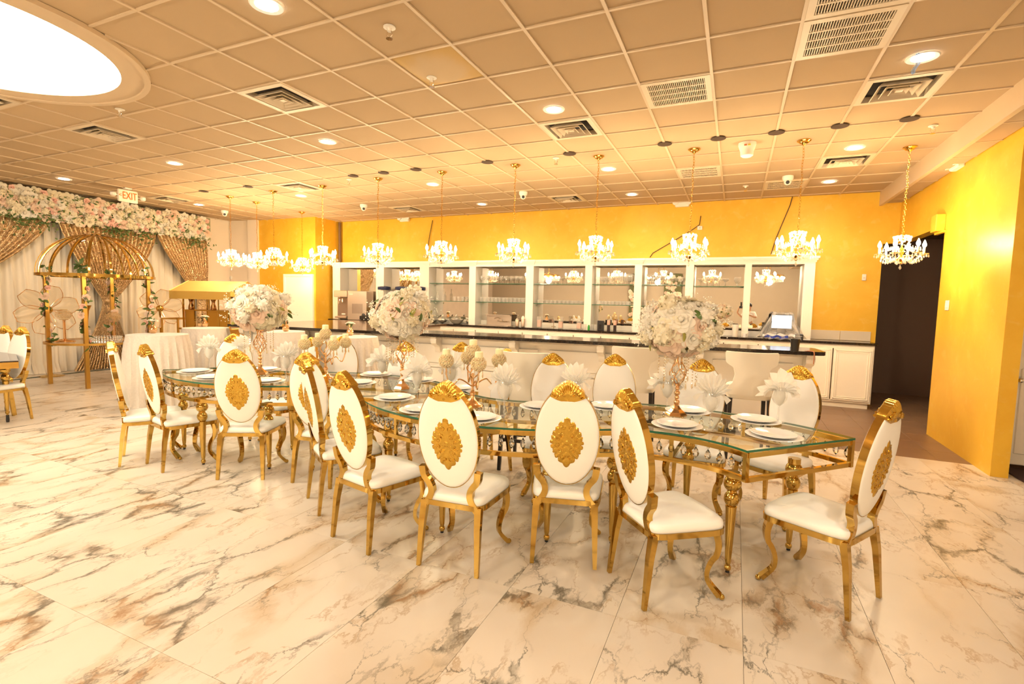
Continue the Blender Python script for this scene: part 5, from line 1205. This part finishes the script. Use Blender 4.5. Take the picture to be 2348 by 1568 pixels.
# floral valance
va = thing('floral_valance', 'long hanging row of white and pink roses above the drapes', 'floral garland', (0,0,0))
MB().bb(XD-.18, XD+.10, 2.6, 8.62, 3.02, 3.56).build('foam_base', simple('foam_green',(.30,.30,.16),.9), va, smooth=False)
rnd = random.Random(77); cells = []
ny, nz = 50, 6
for i in range(ny):
    for j in range(nz): cells.append((2.75+5.8*(i+.5+.5*(j%2)-.25)/ny+rnd.uniform(-.03,.03), 3.04+.50*(j+.5)/nz+rnd.uniform(-.02,.02)))
for y, z in cells:
    if len(cells) > 300: pass
    q = rnd.random(); key = 'rose_pink' if q < .22 else 'rose_blush' if q < .36 else 'fluff_ivory' if q < .52 else 'rose_white' if q < .78 else 'rose_ivory'
    put_dir('rose' if 'rose' in key else 'hydrangea', FLW[key], va, (XD+.08+rnd.uniform(-.01,.04), y, z), (1, rnd.uniform(-.4,.4), rnd.uniform(-.4,.25)), rnd.uniform(.070,.092)*(.88 if key == 'rose_pink' else 1), rnd.uniform(0,6))
lv = MB(); L0 = [(v.co.x,v.co.y,v.co.z) for v in LEAF.vertices]; LF = [tuple(p.vertices) for p in LEAF.polygons]
def leafy(mb, p, d, s, roll): mb.add(L0, LF, T(*p) @ orient(d, roll) @ Matrix.Diagonal((s,s,s,1)))
for i in range(420):
    y = rnd.uniform(2.7,8.5); leafy(lv, (XD+.10+rnd.uniform(0,.06), y, rnd.uniform(3.0,3.5)), (rnd.uniform(.3,1),rnd.uniform(-1,1),rnd.uniform(-1,.5)), rnd.uniform(.05,.09), rnd.uniform(0,6))
for yc, n in ((4.9,80),(5.3,30),(6.5,110),(7.0,50),(8.1,70),(8.4,30)):
    for i in range(n): y = rnd.gauss(yc,.16); leafy(lv, (XD+.10+rnd.uniform(0,.08), y, 3.02-abs(rnd.gauss(0,.13))), (rnd.uniform(.2,1),rnd.uniform(-1,1),rnd.uniform(-1,.1)), rnd.uniform(.05,.08), rnd.uniform(0,6))
lv.build('greenery', M['leaf'], va, kind='stuff', ang=180)
# green cable along the drape foot
MB().tube([(XD+.42,3.6,.01),(XD+.40,4.6,.01),(XD+.30,5.2,.012),(XD+.25,5.9,.01),(XD+.3,6.6,.01)], .008, 5).build('floor_cable', simple('cable_green',(.03,.05,.03),.6), None, label='dark green cable on the floor along the drapes', cat='cable')
# ================================================================== DOMED STAND (gazebo)
p2 = Vector(at(202,891)); az = ray(231,640); dd = Vector((az.x,az.y)).normalized(); rr_ = Vector((dd.y,-dd.x)); GC = p2+.74*(.26*rr_+.966*dd)
gz = thing('domed_display_stand', 'gold domed display stand with four posts and glass shelf', 'display stand', (GC.x,GC.y,0))
RG = .83; ZR = zat(232,634,(GC.x,GC.y)); ZTp = zat(237,540,(GC.x,GC.y)); ga = atan2(rr_.y, rr_.x)
PA = [ga+radians(a) for a in (165,255,345,75)]
for a in PA: MB().box((.74*cos(a),.74*sin(a),ZR/2),(.055,.055,ZR), rz=ga+.4).build('post', M['gold_satin'], gz, smooth=False)
MB().bar([(RG*cos(2*pi*k/60), RG*sin(2*pi*k/60), ZR) for k in range(60)], .035, .05, closed=True).build('ring', M['gold'], gz)
for k in range(18):
    a = 2*pi*k/18+.1; P = [(RG*cos(q)*cos(a), RG*cos(q)*sin(a), ZR+.02+(ZTp-ZR-.02)*sin(q)) for q in [pi/2*j/12*.985 for j in range(13)]]
    MB().bar(P, .030, .012, up=(-sin(a),cos(a),0) if False else (cos(a),sin(a),.3)).build('rib', M['gold'], gz)
MB().lathe([(.06,ZTp-.01),(.06,ZTp+.015),(.02,ZTp+.03)], 16).build('finial', M['gold'], gz)
dm_ = MB(); dm_.lathe([(RG*.985*cos(q), ZR+.02+(ZTp-ZR-.03)*sin(q)) for q in [pi/2*j/10*.97 for j in range(11)]], 32, cap=False); dm_.build('clear_dome', glassy('acrylic',(.99,.99,.985),.0,.02,ior=1.12), gz)
ZG = zat(202,790,(p2.x,p2.y))
MB().bar([(.76*cos(2*pi*k/60), .76*sin(2*pi*k/60), ZG) for k in range(60)], .03, .035, closed=True).build('shelf_ring', M['gold_satin'], gz)
MB().lathe([(.001,ZG+.015),(.76,ZG+.015)], 48, cap=False).build('glass_shelf', glassy('smoked_glass',(.62,.52,.42),.10,.02), gz)
# climbing rose garlands on the posts
for k, a in enumerate(PA):
    rnd = random.Random(90+k); nm = ['left','nearest','right','rear'][k]
    g = thing('climbing_garland', f'garland of pink roses and leaves wound on the {nm} post of the domed stand', 'garland', (GC.x+.74*cos(a), GC.y+.74*sin(a), 0), 0, 'post garlands')
    vine = [(.045*cos(9*v+k), .045*sin(9*v+k), ZG-.05+(ZR-ZG+.22)*v) for v in [q/28 for q in range(29)]]
    MB().tube(vine, .005, 4).build('vine', M['leaf'], g)
    for q in range(44):
        p = vine[rnd.randrange(29)]; d = Vector((p[0]*8+rnd.uniform(-.6,.6), p[1]*8+rnd.uniform(-.6,.6), rnd.uniform(-.6,.6))); put_dir('leaf', LEAF, g, p, d, rnd.uniform(.09,.14), rnd.uniform(0,6))
    for q in range(8):
        p = vine[3*q+2]; put_dir('rose', FLW['rose_blush' if q % 2 else 'rose_pink'], g, p, Vector((p[0]*20-dd.x*.6, p[1]*20-dd.y*.6, .1)), rnd.uniform(.045,.06), rnd.uniform(0,6))
def onshelf(px): d = ray(px, 780); t = (ZG+.016-H)/d.z; return Vector((d.x*t, d.y*t))
def crystal_stand(px, py, tops, label):
    w = at(px, py, ZG+.016); h = zat(px, tops, w)-ZG-.016; g = thing('crystal_candle_stand', label, 'candle holder', (w[0],w[1],ZG+.016))
    MB().lathe([(.15,0),(.14,.012),(.06,.03),(.02,.05),(.018,h*.65),(.03,h*.68)], 18).build('stem', M['rose_gold'], g); gb = MB()
    for k in range(8):
        zz = h*.70+(h*.30)*k/7; r = .115*sin(pi*(.18+.66*k/7)); gb.tube([(r*cos(2*pi*j/24), r*sin(2*pi*j/24), zz) for j in range(24)], .007, 5, closed=True)
    gb.build('crystal_cup', M['crystal_warm'], g)
crystal_stand(149, 783, 710, 'crystal candle stand on the left of the glass shelf'); crystal_stand(263, 780, 716, 'crystal candle stand at the rear of the glass shelf')
w = at(244,785,ZG+.016); g = thing('crystal_tray', 'beaded crystal cake tray on the glass shelf', 'tray', (w[0],w[1],ZG+.016)); MB().lathe([(.22,.0),(.22,.012),(.0,.014)], 30).build('plate', M['crystal'], g); bd = MB()
for r_ in range(3):
    for k in range(34): a = 2*pi*k/34; bd.sph((.215*cos(a), .215*sin(a), .025+.035*r_), .016, 6, 4)
bd.build('bead_rim', M['crystal'], g)
w = at(200,778,ZG+.016); g = thing('trumpet_vase', 'slim gold trumpet vase on the front of the glass shelf', 'vase', (w[0],w[1],ZG+.016)); hh = zat(200,700,w)-ZG-.016
MB().lathe([(.06,0),(.062,.01),(.03,.04),(.022,.1),(.026,hh*.55),(.045,hh*.85),(.085,hh),(.08,hh),(.04,hh*.84),(.001,hh*.6)], 20, cap=False).build('vase_body', M['gold_satin'], g); MB().lathe([(.061,.005),(.066,.01),(.061,.015)], 20, cap=False).build('foot_ring', M['gold'], g)
# giant mesh flowers on gold stalks
M['mesh_petal'] = glassy('mesh_petal', (.97,.92,.84), .05, .3, .26, (.92,.74,.50))
def mesh_flower(px, py, fx, fy, label, R):
    if fy: w = at(fx, fy)
    else: w = (XD+.55, atx(px,py,XD+.55)[0])
    z = zat(px, py, w); g = thing('mesh_flower_stand', label, 'decor flower', (w[0],w[1],0))
    MB().lathe([(.20,0),(.20,.012),(.16,.02),(.03,.04),(.02,.06)], 24).build('base', M['gold'], g); MB().tube([(0,0,.05),(.01,0,z*.5),(0,0,z-.02)], .018, 8).build('stalk', M['gold'], g)
    MB().sph((.05*-dd.x,.05*-dd.y,z), .075, 16, 10).build('flower_heart', M['gold'], g)
    for k in range(6):
        a = 2*pi*k/6+.3; mm = MB()
        def pet(u, v, a=a):
            s = (u-.5)*2; r = .06+R*v; wv = .155*sin(pi*(.10+.72*v))*s*R/.38; hx = r*cos(a)-wv*sin(a); hz = r*sin(a)+wv*cos(a); dp = .16*v*v+.02*cos(7*s)*v
            return (rr_.x*hx-dd.x*dp, rr_.y*hx-dd.y*dp, z+hz)
        mm.grid(pet, 10, 8); pt = mm.build('petal', M['mesh_petal'], g, ang=180)
        rim = [pet(0,j/8) for j in range(9)]+[pet(i/10,1) for i in range(1,11)]+[pet(1,1-j/8) for j in range(1,9)]; MB().tube(rim, .006, 4).build('petal_rim', M['rose_gold'], pt)
mesh_flower(107, 710, 118, 862, 'giant gold mesh flower on a stand left of the domed stand', .40)
mesh_flower(366, 707, 0, 0, 'giant gold mesh flower on a stand right of the domed stand', .36)
# ================================================================== CART WITH AWNING
M['awning'] = simple('gold_awning', (.66,.40,.08), .55, var=(3,.06))
M['cartgold'] = simple('cart_gold_panel', (.55,.27,.03), .35, .4)
ca = ray(500,700); cd_ = Vector((ca.x,ca.y)).normalized(); cc = cd_*12.0; CZt = 1.62
ct = thing('vendor_cart', 'gold vendor cart with pitched fabric awning left of the bar', 'cart', (cc.x,cc.y,0), radians(14)); ct.scale = (.86,.86,.915)
def cpx(dx): return dx*depth(cc,1.6)/FPX
HW_, HD = .62, .42
MB().bb(-HW_,HW_,-HD,HD,.10,1.02).build('cart_body', M['cartgold'], ct, smooth=False)
for x in (-.3,.3): MB().bb(x-.26,x+.26,-HD-.012,-HD,.2,.9).build('body_panel', M['cartgold'], ct, smooth=False)
MB().cbox((0,0,1.04),(2*HW_+.1,2*HD+.1,.04),.006).build('counter', M['gold_satin'], ct, smooth=False)
for x in (-HW_+.03,HW_-.03):
    for y in (-HD+.03,HD-.03): MB().bb(x-.015,x+.015,y-.015,y+.015,1.06,1.80).build('post', M['gold'], ct, smooth=False)
for x0, x1, z0, z1 in ((-HW_,-.36,1.06,1.43),(-.02,.56,1.06,1.43)): MB().bb(x0,x1,-HD+.10,-HD+.13,z0,z1).build('display_panel', M['cartgold'], ct, smooth=False)
MB().bb(-HW_,HW_,-HD+.09,HD-.05,1.43,1.455).build('shelf', M['gold_satin'], ct, smooth=False); 
for x in (-.36,-.02,.28): MB().bb(x-.01,x+.01,-HD+.09,-HD+.11,1.06,1.75).build('divider', M['gold'], ct, smooth=False)
AX, AY, z0, z1, zr = .80, .56, 1.69, 1.86, 2.10
aw = MB(); aw.add([(-AX,-AY,z1),(AX,-AY,z1),(AX,0,zr),(-AX,0,zr),(-AX,AY,z1),(AX,AY,z1)], [(0,1,2,3),(3,2,5,4)]); aw.add([(-AX,-AY,z0),(AX,-AY,z0),(AX,-AY,z1),(-AX,-AY,z1)], [(0,1,2,3)]).add([(-AX,AY,z0),(AX,AY,z0),(AX,AY,z1),(-AX,AY,z1)], [(3,2,1,0)])
aw.build('awning_roof', M['awning'], ct, smooth=False)
for s in (-1,1):
    x = s*(AX-.002); MB().add([(x,-AY,z1),(x,AY,z1),(x,0,zr)], [(0,1,2) if s > 0 else (2,1,0)]).add([(x,-AY,z0+.07),(x,AY,z0+.07),(x,AY,z1),(x,-AY,z1)], [(0,1,2,3) if s > 0 else (3,2,1,0)]).build('awning_gable', M['awning'], ct, smooth=False)
    MB().tube([(x,-AY,z1),(x,0,zr),(x,AY,z1)], .012, 5).build('awning_trim', simple('awning_trim',(.75,.52,.15),.5) if s < 0 else M['awning'], ct)
for x, y, w, kind in ((-.50,-.26,'left on the cart shelf',0),(.10,-.26,'right on the cart shelf',1)):
    bpy.context.view_layer.update(); q = ct.matrix_world @ Vector((x,y,1.456)); g = thing('cart_vase', 'small bronze vase '+w, 'vase', tuple(q)); MB().lathe([(.045,0),(.055,.02),(.05,.07),(.03,.13),(.035,.19),(.07,.23),(.06,.23),(.02,.14),(.001,.1)], 16, cap=False).build('vase_body', gold('bronze',(.42,.22,.09),.2), g); MB().lathe([(.047,.0),(.05,.006),(.047,.012)], 16, cap=False).build('foot_ring', M['rose_gold'], g)
q = ct.matrix_world @ Vector((-.20,-.22,1.062)); g = thing('dried_flowers', 'dark dried flower bunch inside the cart', 'flowers', tuple(q)); MB().lathe([(.04,0),(.05,.1),(.045,.1),(.03,.01)], 14, cap=False).build('pot', M['gold_satin'], g); bb = MB(); rnd = random.Random(6)
for k in range(70): bb.sph((rnd.gauss(0,.05),rnd.gauss(0,.04),.17+rnd.gauss(0,.035)), rnd.uniform(.008,.016), 5, 3)
bb.build('blooms', simple('dried',(.22,.14,.05),.8), g, kind='stuff')
# thin gold stand left of the cart
w = at(428,850); g = thing('plinth_frame', 'thin gold open frame plinth left of the second draped table', 'plinth', (XD+1.35, 6.95, 0), .2)
fr = MB(); s = .2
for x in (-s,s):
    for y in (-s,s): fr = MB().bb(x-.012,x+.012,y-.012,y+.012,0,1.12); fr.build('leg', M['gold_satin'], g, smooth=False)
MB().bb(-s,s,-s-.012,-s+.012,1.10,1.125).bb(-s,s,s-.012,s+.012,1.10,1.125).bb(-s-.012,-s+.012,-s,s,1.10,1.125).bb(s-.012,s+.012,-s,s,1.10,1.125).build('top_frame', M['gold_satin'], g, smooth=False)
# ================================================================== DRAPED COCKTAIL TABLES
def cloth_mesh(R, h, seed):
    rnd = random.Random(seed); ph = rnd.uniform(0,6); mb = MB(); n = 96
    def fn(u, v):
        a = 2*pi*u
        if v < .18: r = R*max(.001, v/.18); z = h
        else:
            q = (v-.18)/.82; r = R+.015*min(1,q*8)+.05*q+(.016+.026*q)*sin(24*a+ph+.6*sin(3*a))*min(1,q*4)+.010*q*sin(43*a+ph); z = h-.012*min(1,q*20)-(h-.016)*q
        return (r*cos(a), r*sin(a), z)
    mb.grid(fn, n, 22); return mb.mesh('tablecloth', M['cloth'], ang=70)
CT = [((362,766),1.055,'nearest, beside the domed stand',.375,351),((472,751),1.055,'second, in front of the cart',.36,470),((645,759),1.085,'third, behind the left bouquet',.35,0),((810,771),1.07,'rightmost, behind the left candelabra',.355,803)]
for k, (p, h, w_, R, vx) in enumerate(CT):
    w = at(*p, h); d = Vector((w[0],w[1])).normalized()*0
    t = thing('cocktail_table', 'round cocktail table under a white velvet cloth, '+w_, 'table', (w[0]+d.x, w[1]+d.y, 0), .4*k, 'draped cocktail tables')
    put('tablecloth', cloth_mesh(R, h, k+3), t); MB().lathe([(.02,.01),(.02,h-.03),(R-.02,h-.025),(R-.02,h-.005)], 24).build('table_frame', M['black'], t)
    vp = at(vx, p[1]-2, h) if vx else (w[0]+.1,w[1])
    v = thing('bud_vase', 'small gold bud vase on the draped table, '+w_, 'vase', (vp[0],vp[1],h), 0, 'gold bud vases')
    vm = MB(); vm.grid(lambda u,q: (lambda r: (r*cos(2*pi*u), r*sin(2*pi*u), .165*q))((.030+.026*sin(pi*min(1,q*1.5))-.012*q+.014*max(0,q-.75)/.25)*(1+.04*cos(16*pi*u))), 32, 12); vm.build('vase_body', M['rose_gold'], v)
    rnd = random.Random(k+40)
    for q in range(9): a = q*2.4; r = .05*sqrt(q/9); put_dir('rose', FLW['rose_white' if q % 3 else 'rose_blush'], v, (r*cos(a), r*sin(a), .185+.012*(1-q/9)), (r*cos(a)*8, r*sin(a)*8, 1), .030, rnd.uniform(0,6))
    for q in range(8): a = q*.8; put_dir('leaf', LEAF, v, (.03*cos(a), .03*sin(a), .17), (cos(a), sin(a), .1), .06, rnd.uniform(0,6))
# ================================================================== DARK GLASS TABLE AT THE LEFT EDGE
w = Vector(at(2,836,.83)); g = thing('side_banquet_table', 'dark glass table with gold frame at the left edge', 'table', (w.x-1.30, w.y+.15, 0), radians(-20))
MB().cbox((0,0,.822),(1.8,.9,.012),.003).build('glass_top', simple('dark_glass',(.05,.035,.03),.05), g, smooth=False)
MB().bb(-.9,.9,-.45,-.42,.74,.812).bb(-.9,.9,.42,.45,.74,.812).bb(-.9,-.87,-.42,.42,.74,.812).bb(.87,.9,-.42,.42,.74,.812).build('apron', M['gold_satin'], g, smooth=False)
for x in (-.62,.25):
    for y in (-.34,.34): put('table_leg', leg_me, g, (x,y,.09), sc=(1,1,1)); put('foot_pad', foot_me, g, (x,y,0), sc=(1.4,1.4,6.5))
# ================================================================== EXIT SIGN
ex = at(292,431,CE); XS = ex[0]; es = thing('exit_sign', 'illuminated EXIT sign with two lamp heads hung from the ceiling', 'sign', (XS, ex[1], CE), radians(90))
zc = -.155
MB().cbox((0,0,-.012),(.12,.09,.024),.004).build('mount', M['white_fix'], es, smooth=False)
MB().cbox((0,0,zc),(.34,.045,.23),.012).build('sign_face', simple('sign_white',(.9,.82,.66),.4), es, smooth=False)
def text_mesh(s, size, mat, name):
    cu = bpy.data.curves.new(name, 'FONT'); cu.body = s; cu.size = size; cu.extrude = .002; cu.align_x = 'CENTER'; cu.align_y = 'CENTER'
    o = bpy.data.objects.new(name, cu); COL.objects.link(o); bpy.context.view_layer.update(); dg = bpy.context.evaluated_depsgraph_get()
    me = bpy.data.meshes.new_from_object(o.evaluated_get(dg)); me.materials.clear(); me.materials.append(mat); bpy.data.objects.remove(o); return me
M['exitred'] = emit('exit_red', (1.0,.09,.008), .9)
put('exit_letters', text_mesh('EXIT', .17, M['exitred'], 'exit_letters'), es, (.022,-.026,zc), rot=(radians(90),0,0), sc=(.72,1.12,1))
put('exit_arrow', text_mesh('<', .09, M['exitred'], 'exit_arrow'), es, (-.138,-.026,zc), rot=(radians(90),0,0))
for s in (-1,1):
    MB().tube([(s*.16,0,zc),(s*.22,0,zc)], .008, 6).build('lamp_arm', M['white_fix'], es); MB().cbox((s*.255,-.02,zc+.0),(.09,.07,.085),.02).build('lamp_head', M['white_fix'], es)
# small smoke detector disc on the cream corner
x, z = aty(535,637,9.4); MB().lathe([(.045,0),(.045,.02),(.03,.03)], 18, T(x,9.34,z) @ RX(pi/2)).build('wall_disc', M['white_fix'], None, label='small white round disc on the cream corner wall', cat='sensor')
# ================================================================== BEHIND THE VIEWER (added for light and mirror reflections)
M['hedge'] = simple('hedge_green', (.12,.13,.06), .9)
for k, xx in enumerate((-4.6,-2.9)):
    g = thing('flower_wall_panel', ['tall pink and white flower panel on the rear wall, left one','tall pink and white flower panel on the rear wall, right one'][k], 'flower panel', (xx, YF+.06, 0)); MB().bb(-.42,.42,0,.08,.5,3.2).build('hedge_board', M['hedge'], g, smooth=False); rnd = random.Random(k)
    for i in range(70): put_dir('rose', FLW[rnd.choice(['rose_blush','rose_white','rose_pink','rose_ivory'])], g, (rnd.uniform(-.38,.38), .09, rnd.uniform(.6,3.1)), (rnd.uniform(-.3,.3),1,rnd.uniform(-.3,.3)), rnd.uniform(.07,.10), rnd.uniform(0,6))

# crystal ring chandeliers added behind the viewer to light the room from there
M['ring_glow'] = emit('ring_lamp_glow', (1.0,.86,.62), 14.)
for k, (x, y) in enumerate(((1.2,-2.2),(-3.2,-2.4),(-8.2,-2.0))):
    g = thing('added_ring_chandelier', 'large crystal ring chandelier added behind the viewer, '+['right','middle','left'][k]+' one', 'chandelier', (x,y,CE), 0, 'added ring chandeliers')
    MB().lathe([(.09,0),(.09,-.03),(.02,-.05)], 20).build('canopy', M['brass'], g); MB().tube([(0,0,-.04),(0,0,-.62)], .010, 6).build('rod', M['brass'], g)
    MB().bar([(.5*cos(2*pi*j/40), .5*sin(2*pi*j/40), -.70) for j in range(40)], .03, .05, closed=True).build('ring', M['brass'], g)
    for j in range(3): MB().tube([(0,0,-.55),(.5*cos(2.094*j), .5*sin(2.094*j), -.70)], .006, 5).build('spoke', M['brass'], g)
    for j in range(12): a = 2*pi*j/12; MB().sph((.5*cos(a), .5*sin(a), -.78), .045, 10, 6).build('lamp_globe', M['ring_glow'], g)
    cr = MB()
    for j in range(60):
        a = 2*pi*j/60
        for q in range(4): cr.lathe([(.001,-.04),(.009,-.03),(.001,-.004)], 5, T(.5*cos(a), .5*sin(a), -.76-.045*q), cap=False)
    cr.build('crystal_curtain', M['crystal'], g, kind='stuff')
    lamp('ring_fill_light', 'POINT', P_RING, g, (0,0,-.95), (1.0,.84,.61), shadow_soft_size=.12)

# ================================================================== PHOTOGRAPHER (seen only in the bar mirror)
M['skin'] = simple('skin', (.62,.36,.22), .5); M['shirt'] = simple('white_shirt', (.88,.84,.76), .8); M['trousers'] = simple('dark_trousers', (.05,.05,.06), .8); M['hair'] = simple('dark_hair', (.02,.015,.012), .6)
def skin_mesh(name, nodes, edges, mat, sub=2):
    me = bpy.data.meshes.new(name); me.from_pydata([n[0] for n in nodes], edges, []); o = bpy.data.objects.new(name, me); COL.objects.link(o)
    o.modifiers.new('skin', 'SKIN'); sv = me.skin_vertices[0].data
    for k, n in enumerate(nodes): sv[k].radius = (n[1], n[2] if len(n) > 2 else n[1]); sv[k].use_root = (k == 0)
    sm = o.modifiers.new('sub', 'SUBSURF'); sm.levels = sub; sm.render_levels = sub
    bpy.context.view_layer.update(); dg = bpy.context.evaluated_depsgraph_get(); out = bpy.data.meshes.new_from_object(o.evaluated_get(dg))
    bpy.data.objects.remove(o); out.materials.clear(); out.materials.append(mat); out.shade_smooth(); return out
PX_, PY_ = .50, -1.10
pr_ = thing('person', 'person in a white T-shirt holding up a black camera, reflected in the bar mirror', 'person', (PX_,PY_,0))
N = [((0,0,.98),.125,.10),((0,0,1.16),.125,.095),((0,.0,1.34),.15,.10),((0,.0,1.46),.07,.065),((0,.02,1.53),.052,.052),((0,.05,1.60),.075,.088),((0,.05,1.70),.078,.095),((0,.04,1.77),.05,.06)]
E_ = [(0,1),(1,2),(2,3),(3,4),(4,5),(5,6),(6,7)]
def limb(parent, pts):
    p = parent
    for q in pts: N.append(q); E_.append((p, len(N)-1)); p = len(N)-1
    return p
cx, cy, cz = -.30, .34, 1.63                        # where the camera is held (local)
for s in (-1,1):
    hp = limb(0, [((s*.095,0,.92),.085),((s*.10,.02,.50),.058),((s*.105,-.01,.09),.040),((s*.11,.09,.035),.034),((s*.115,.16,.028),.022)])
    hx = cx+s*.075; hnd = limb(2, [((s*.19,.0,1.41),.058),((s*.25,.13,1.24),.044),((hx+s*.05,.26,1.42),.034),((hx+s*.012,.325,1.565),.026,.018)])
    for f in range(4): limb(hnd, [((hx+s*.004,.345+.004*f,1.60-.016*f+.02),.0095),((hx-s*.022,.365,1.615-.016*f+.01),.0085),((hx-s*.042,.36,1.612-.016*f+.006),.0075)])
    limb(hnd, [((hx-s*.004,.30,1.575),.0105),((hx-s*.03,.29,1.585),.009)])
put('body', skin_mesh('body', N, E_, M['skin']), pr_)
def sub_nodes(ids, grow):
    mp = {k:i for i,k in enumerate(ids)}; return [(N[k][0], N[k][1]+grow, (N[k][2] if len(N[k]) > 2 else N[k][1])+grow) for k in ids], [(mp[x],mp[y]) for x,y in E_ if x in mp and y in mp]
a1 = [i for i,n in enumerate(N) if n[0] == (-.19,.0,1.41)][0]; a2 = [i for i,n in enumerate(N) if n[0] == (.19,.0,1.41)][0]
nd, ed = sub_nodes([0,1,2,3,a1,a1+1,a2,a2+1], .014); put('shirt', skin_mesh('shirt', nd, ed, M['shirt']), pr_)
l1 = [i for i,n in enumerate(N) if n[0] == (-.095,0,.92)][0]; l2 = [i for i,n in enumerate(N) if n[0] == (.095,0,.92)][0]
nd, ed = sub_nodes([0,l1,l1+1,l1+2,l2,l2+1,l2+2], .012); put('trousers', skin_mesh('trousers', nd, ed, M['trousers']), pr_)
hc = MB(); hc.grid(lambda u,v: (.092*sin(pi*v*.62)*cos(2*pi*u), .035+.112*sin(pi*v*.62)*sin(2*pi*u)-.012*v, 1.70+.115*cos(pi*v*.62)), 24, 10, flip=True); hc.build('hair', M['hair'], pr_)
fc = MB(); fc.sph((0,.155,1.655),.016,8,6,(.8,1,1.3))
for s in (-1,1): fc.sph((s*.032,.128,1.675),.010,8,5); fc.sph((s*.085,.05,1.655),.022,8,6,(.4,.8,1.3))
fc.sph((0,.135,1.605),.022,8,4,(1,.4,.35)); fc.build('face_features', M['skin'], pr_)
for s in (-1,1): MB().cbox((s*.11,.09,.04),(.095,.25,.075),.02).build('shoe', M['blackplastic'], pr_)
cm_ = thing('photo_camera', 'black photo camera held up by the person in the mirror', 'camera', (PX_+cx, PY_+cy+.03, cz))
MB().cbox((0,0,0),(.13,.06,.09),.012).cbox((0,.0,.06),(.05,.05,.04),.008).build('camera_body', M['blackplastic'], cm_); MB().lathe([(.036,0),(.038,.02),(.034,.09),(.028,.092)], 18, T(0,.03,-.005) @ RX(-pi/2)).build('lens', M['blackplastic'], cm_)
MB().cbox((0,-.005,.14),(.06,.05,.12),.01).build('flash', M['blackplastic'], cm_)
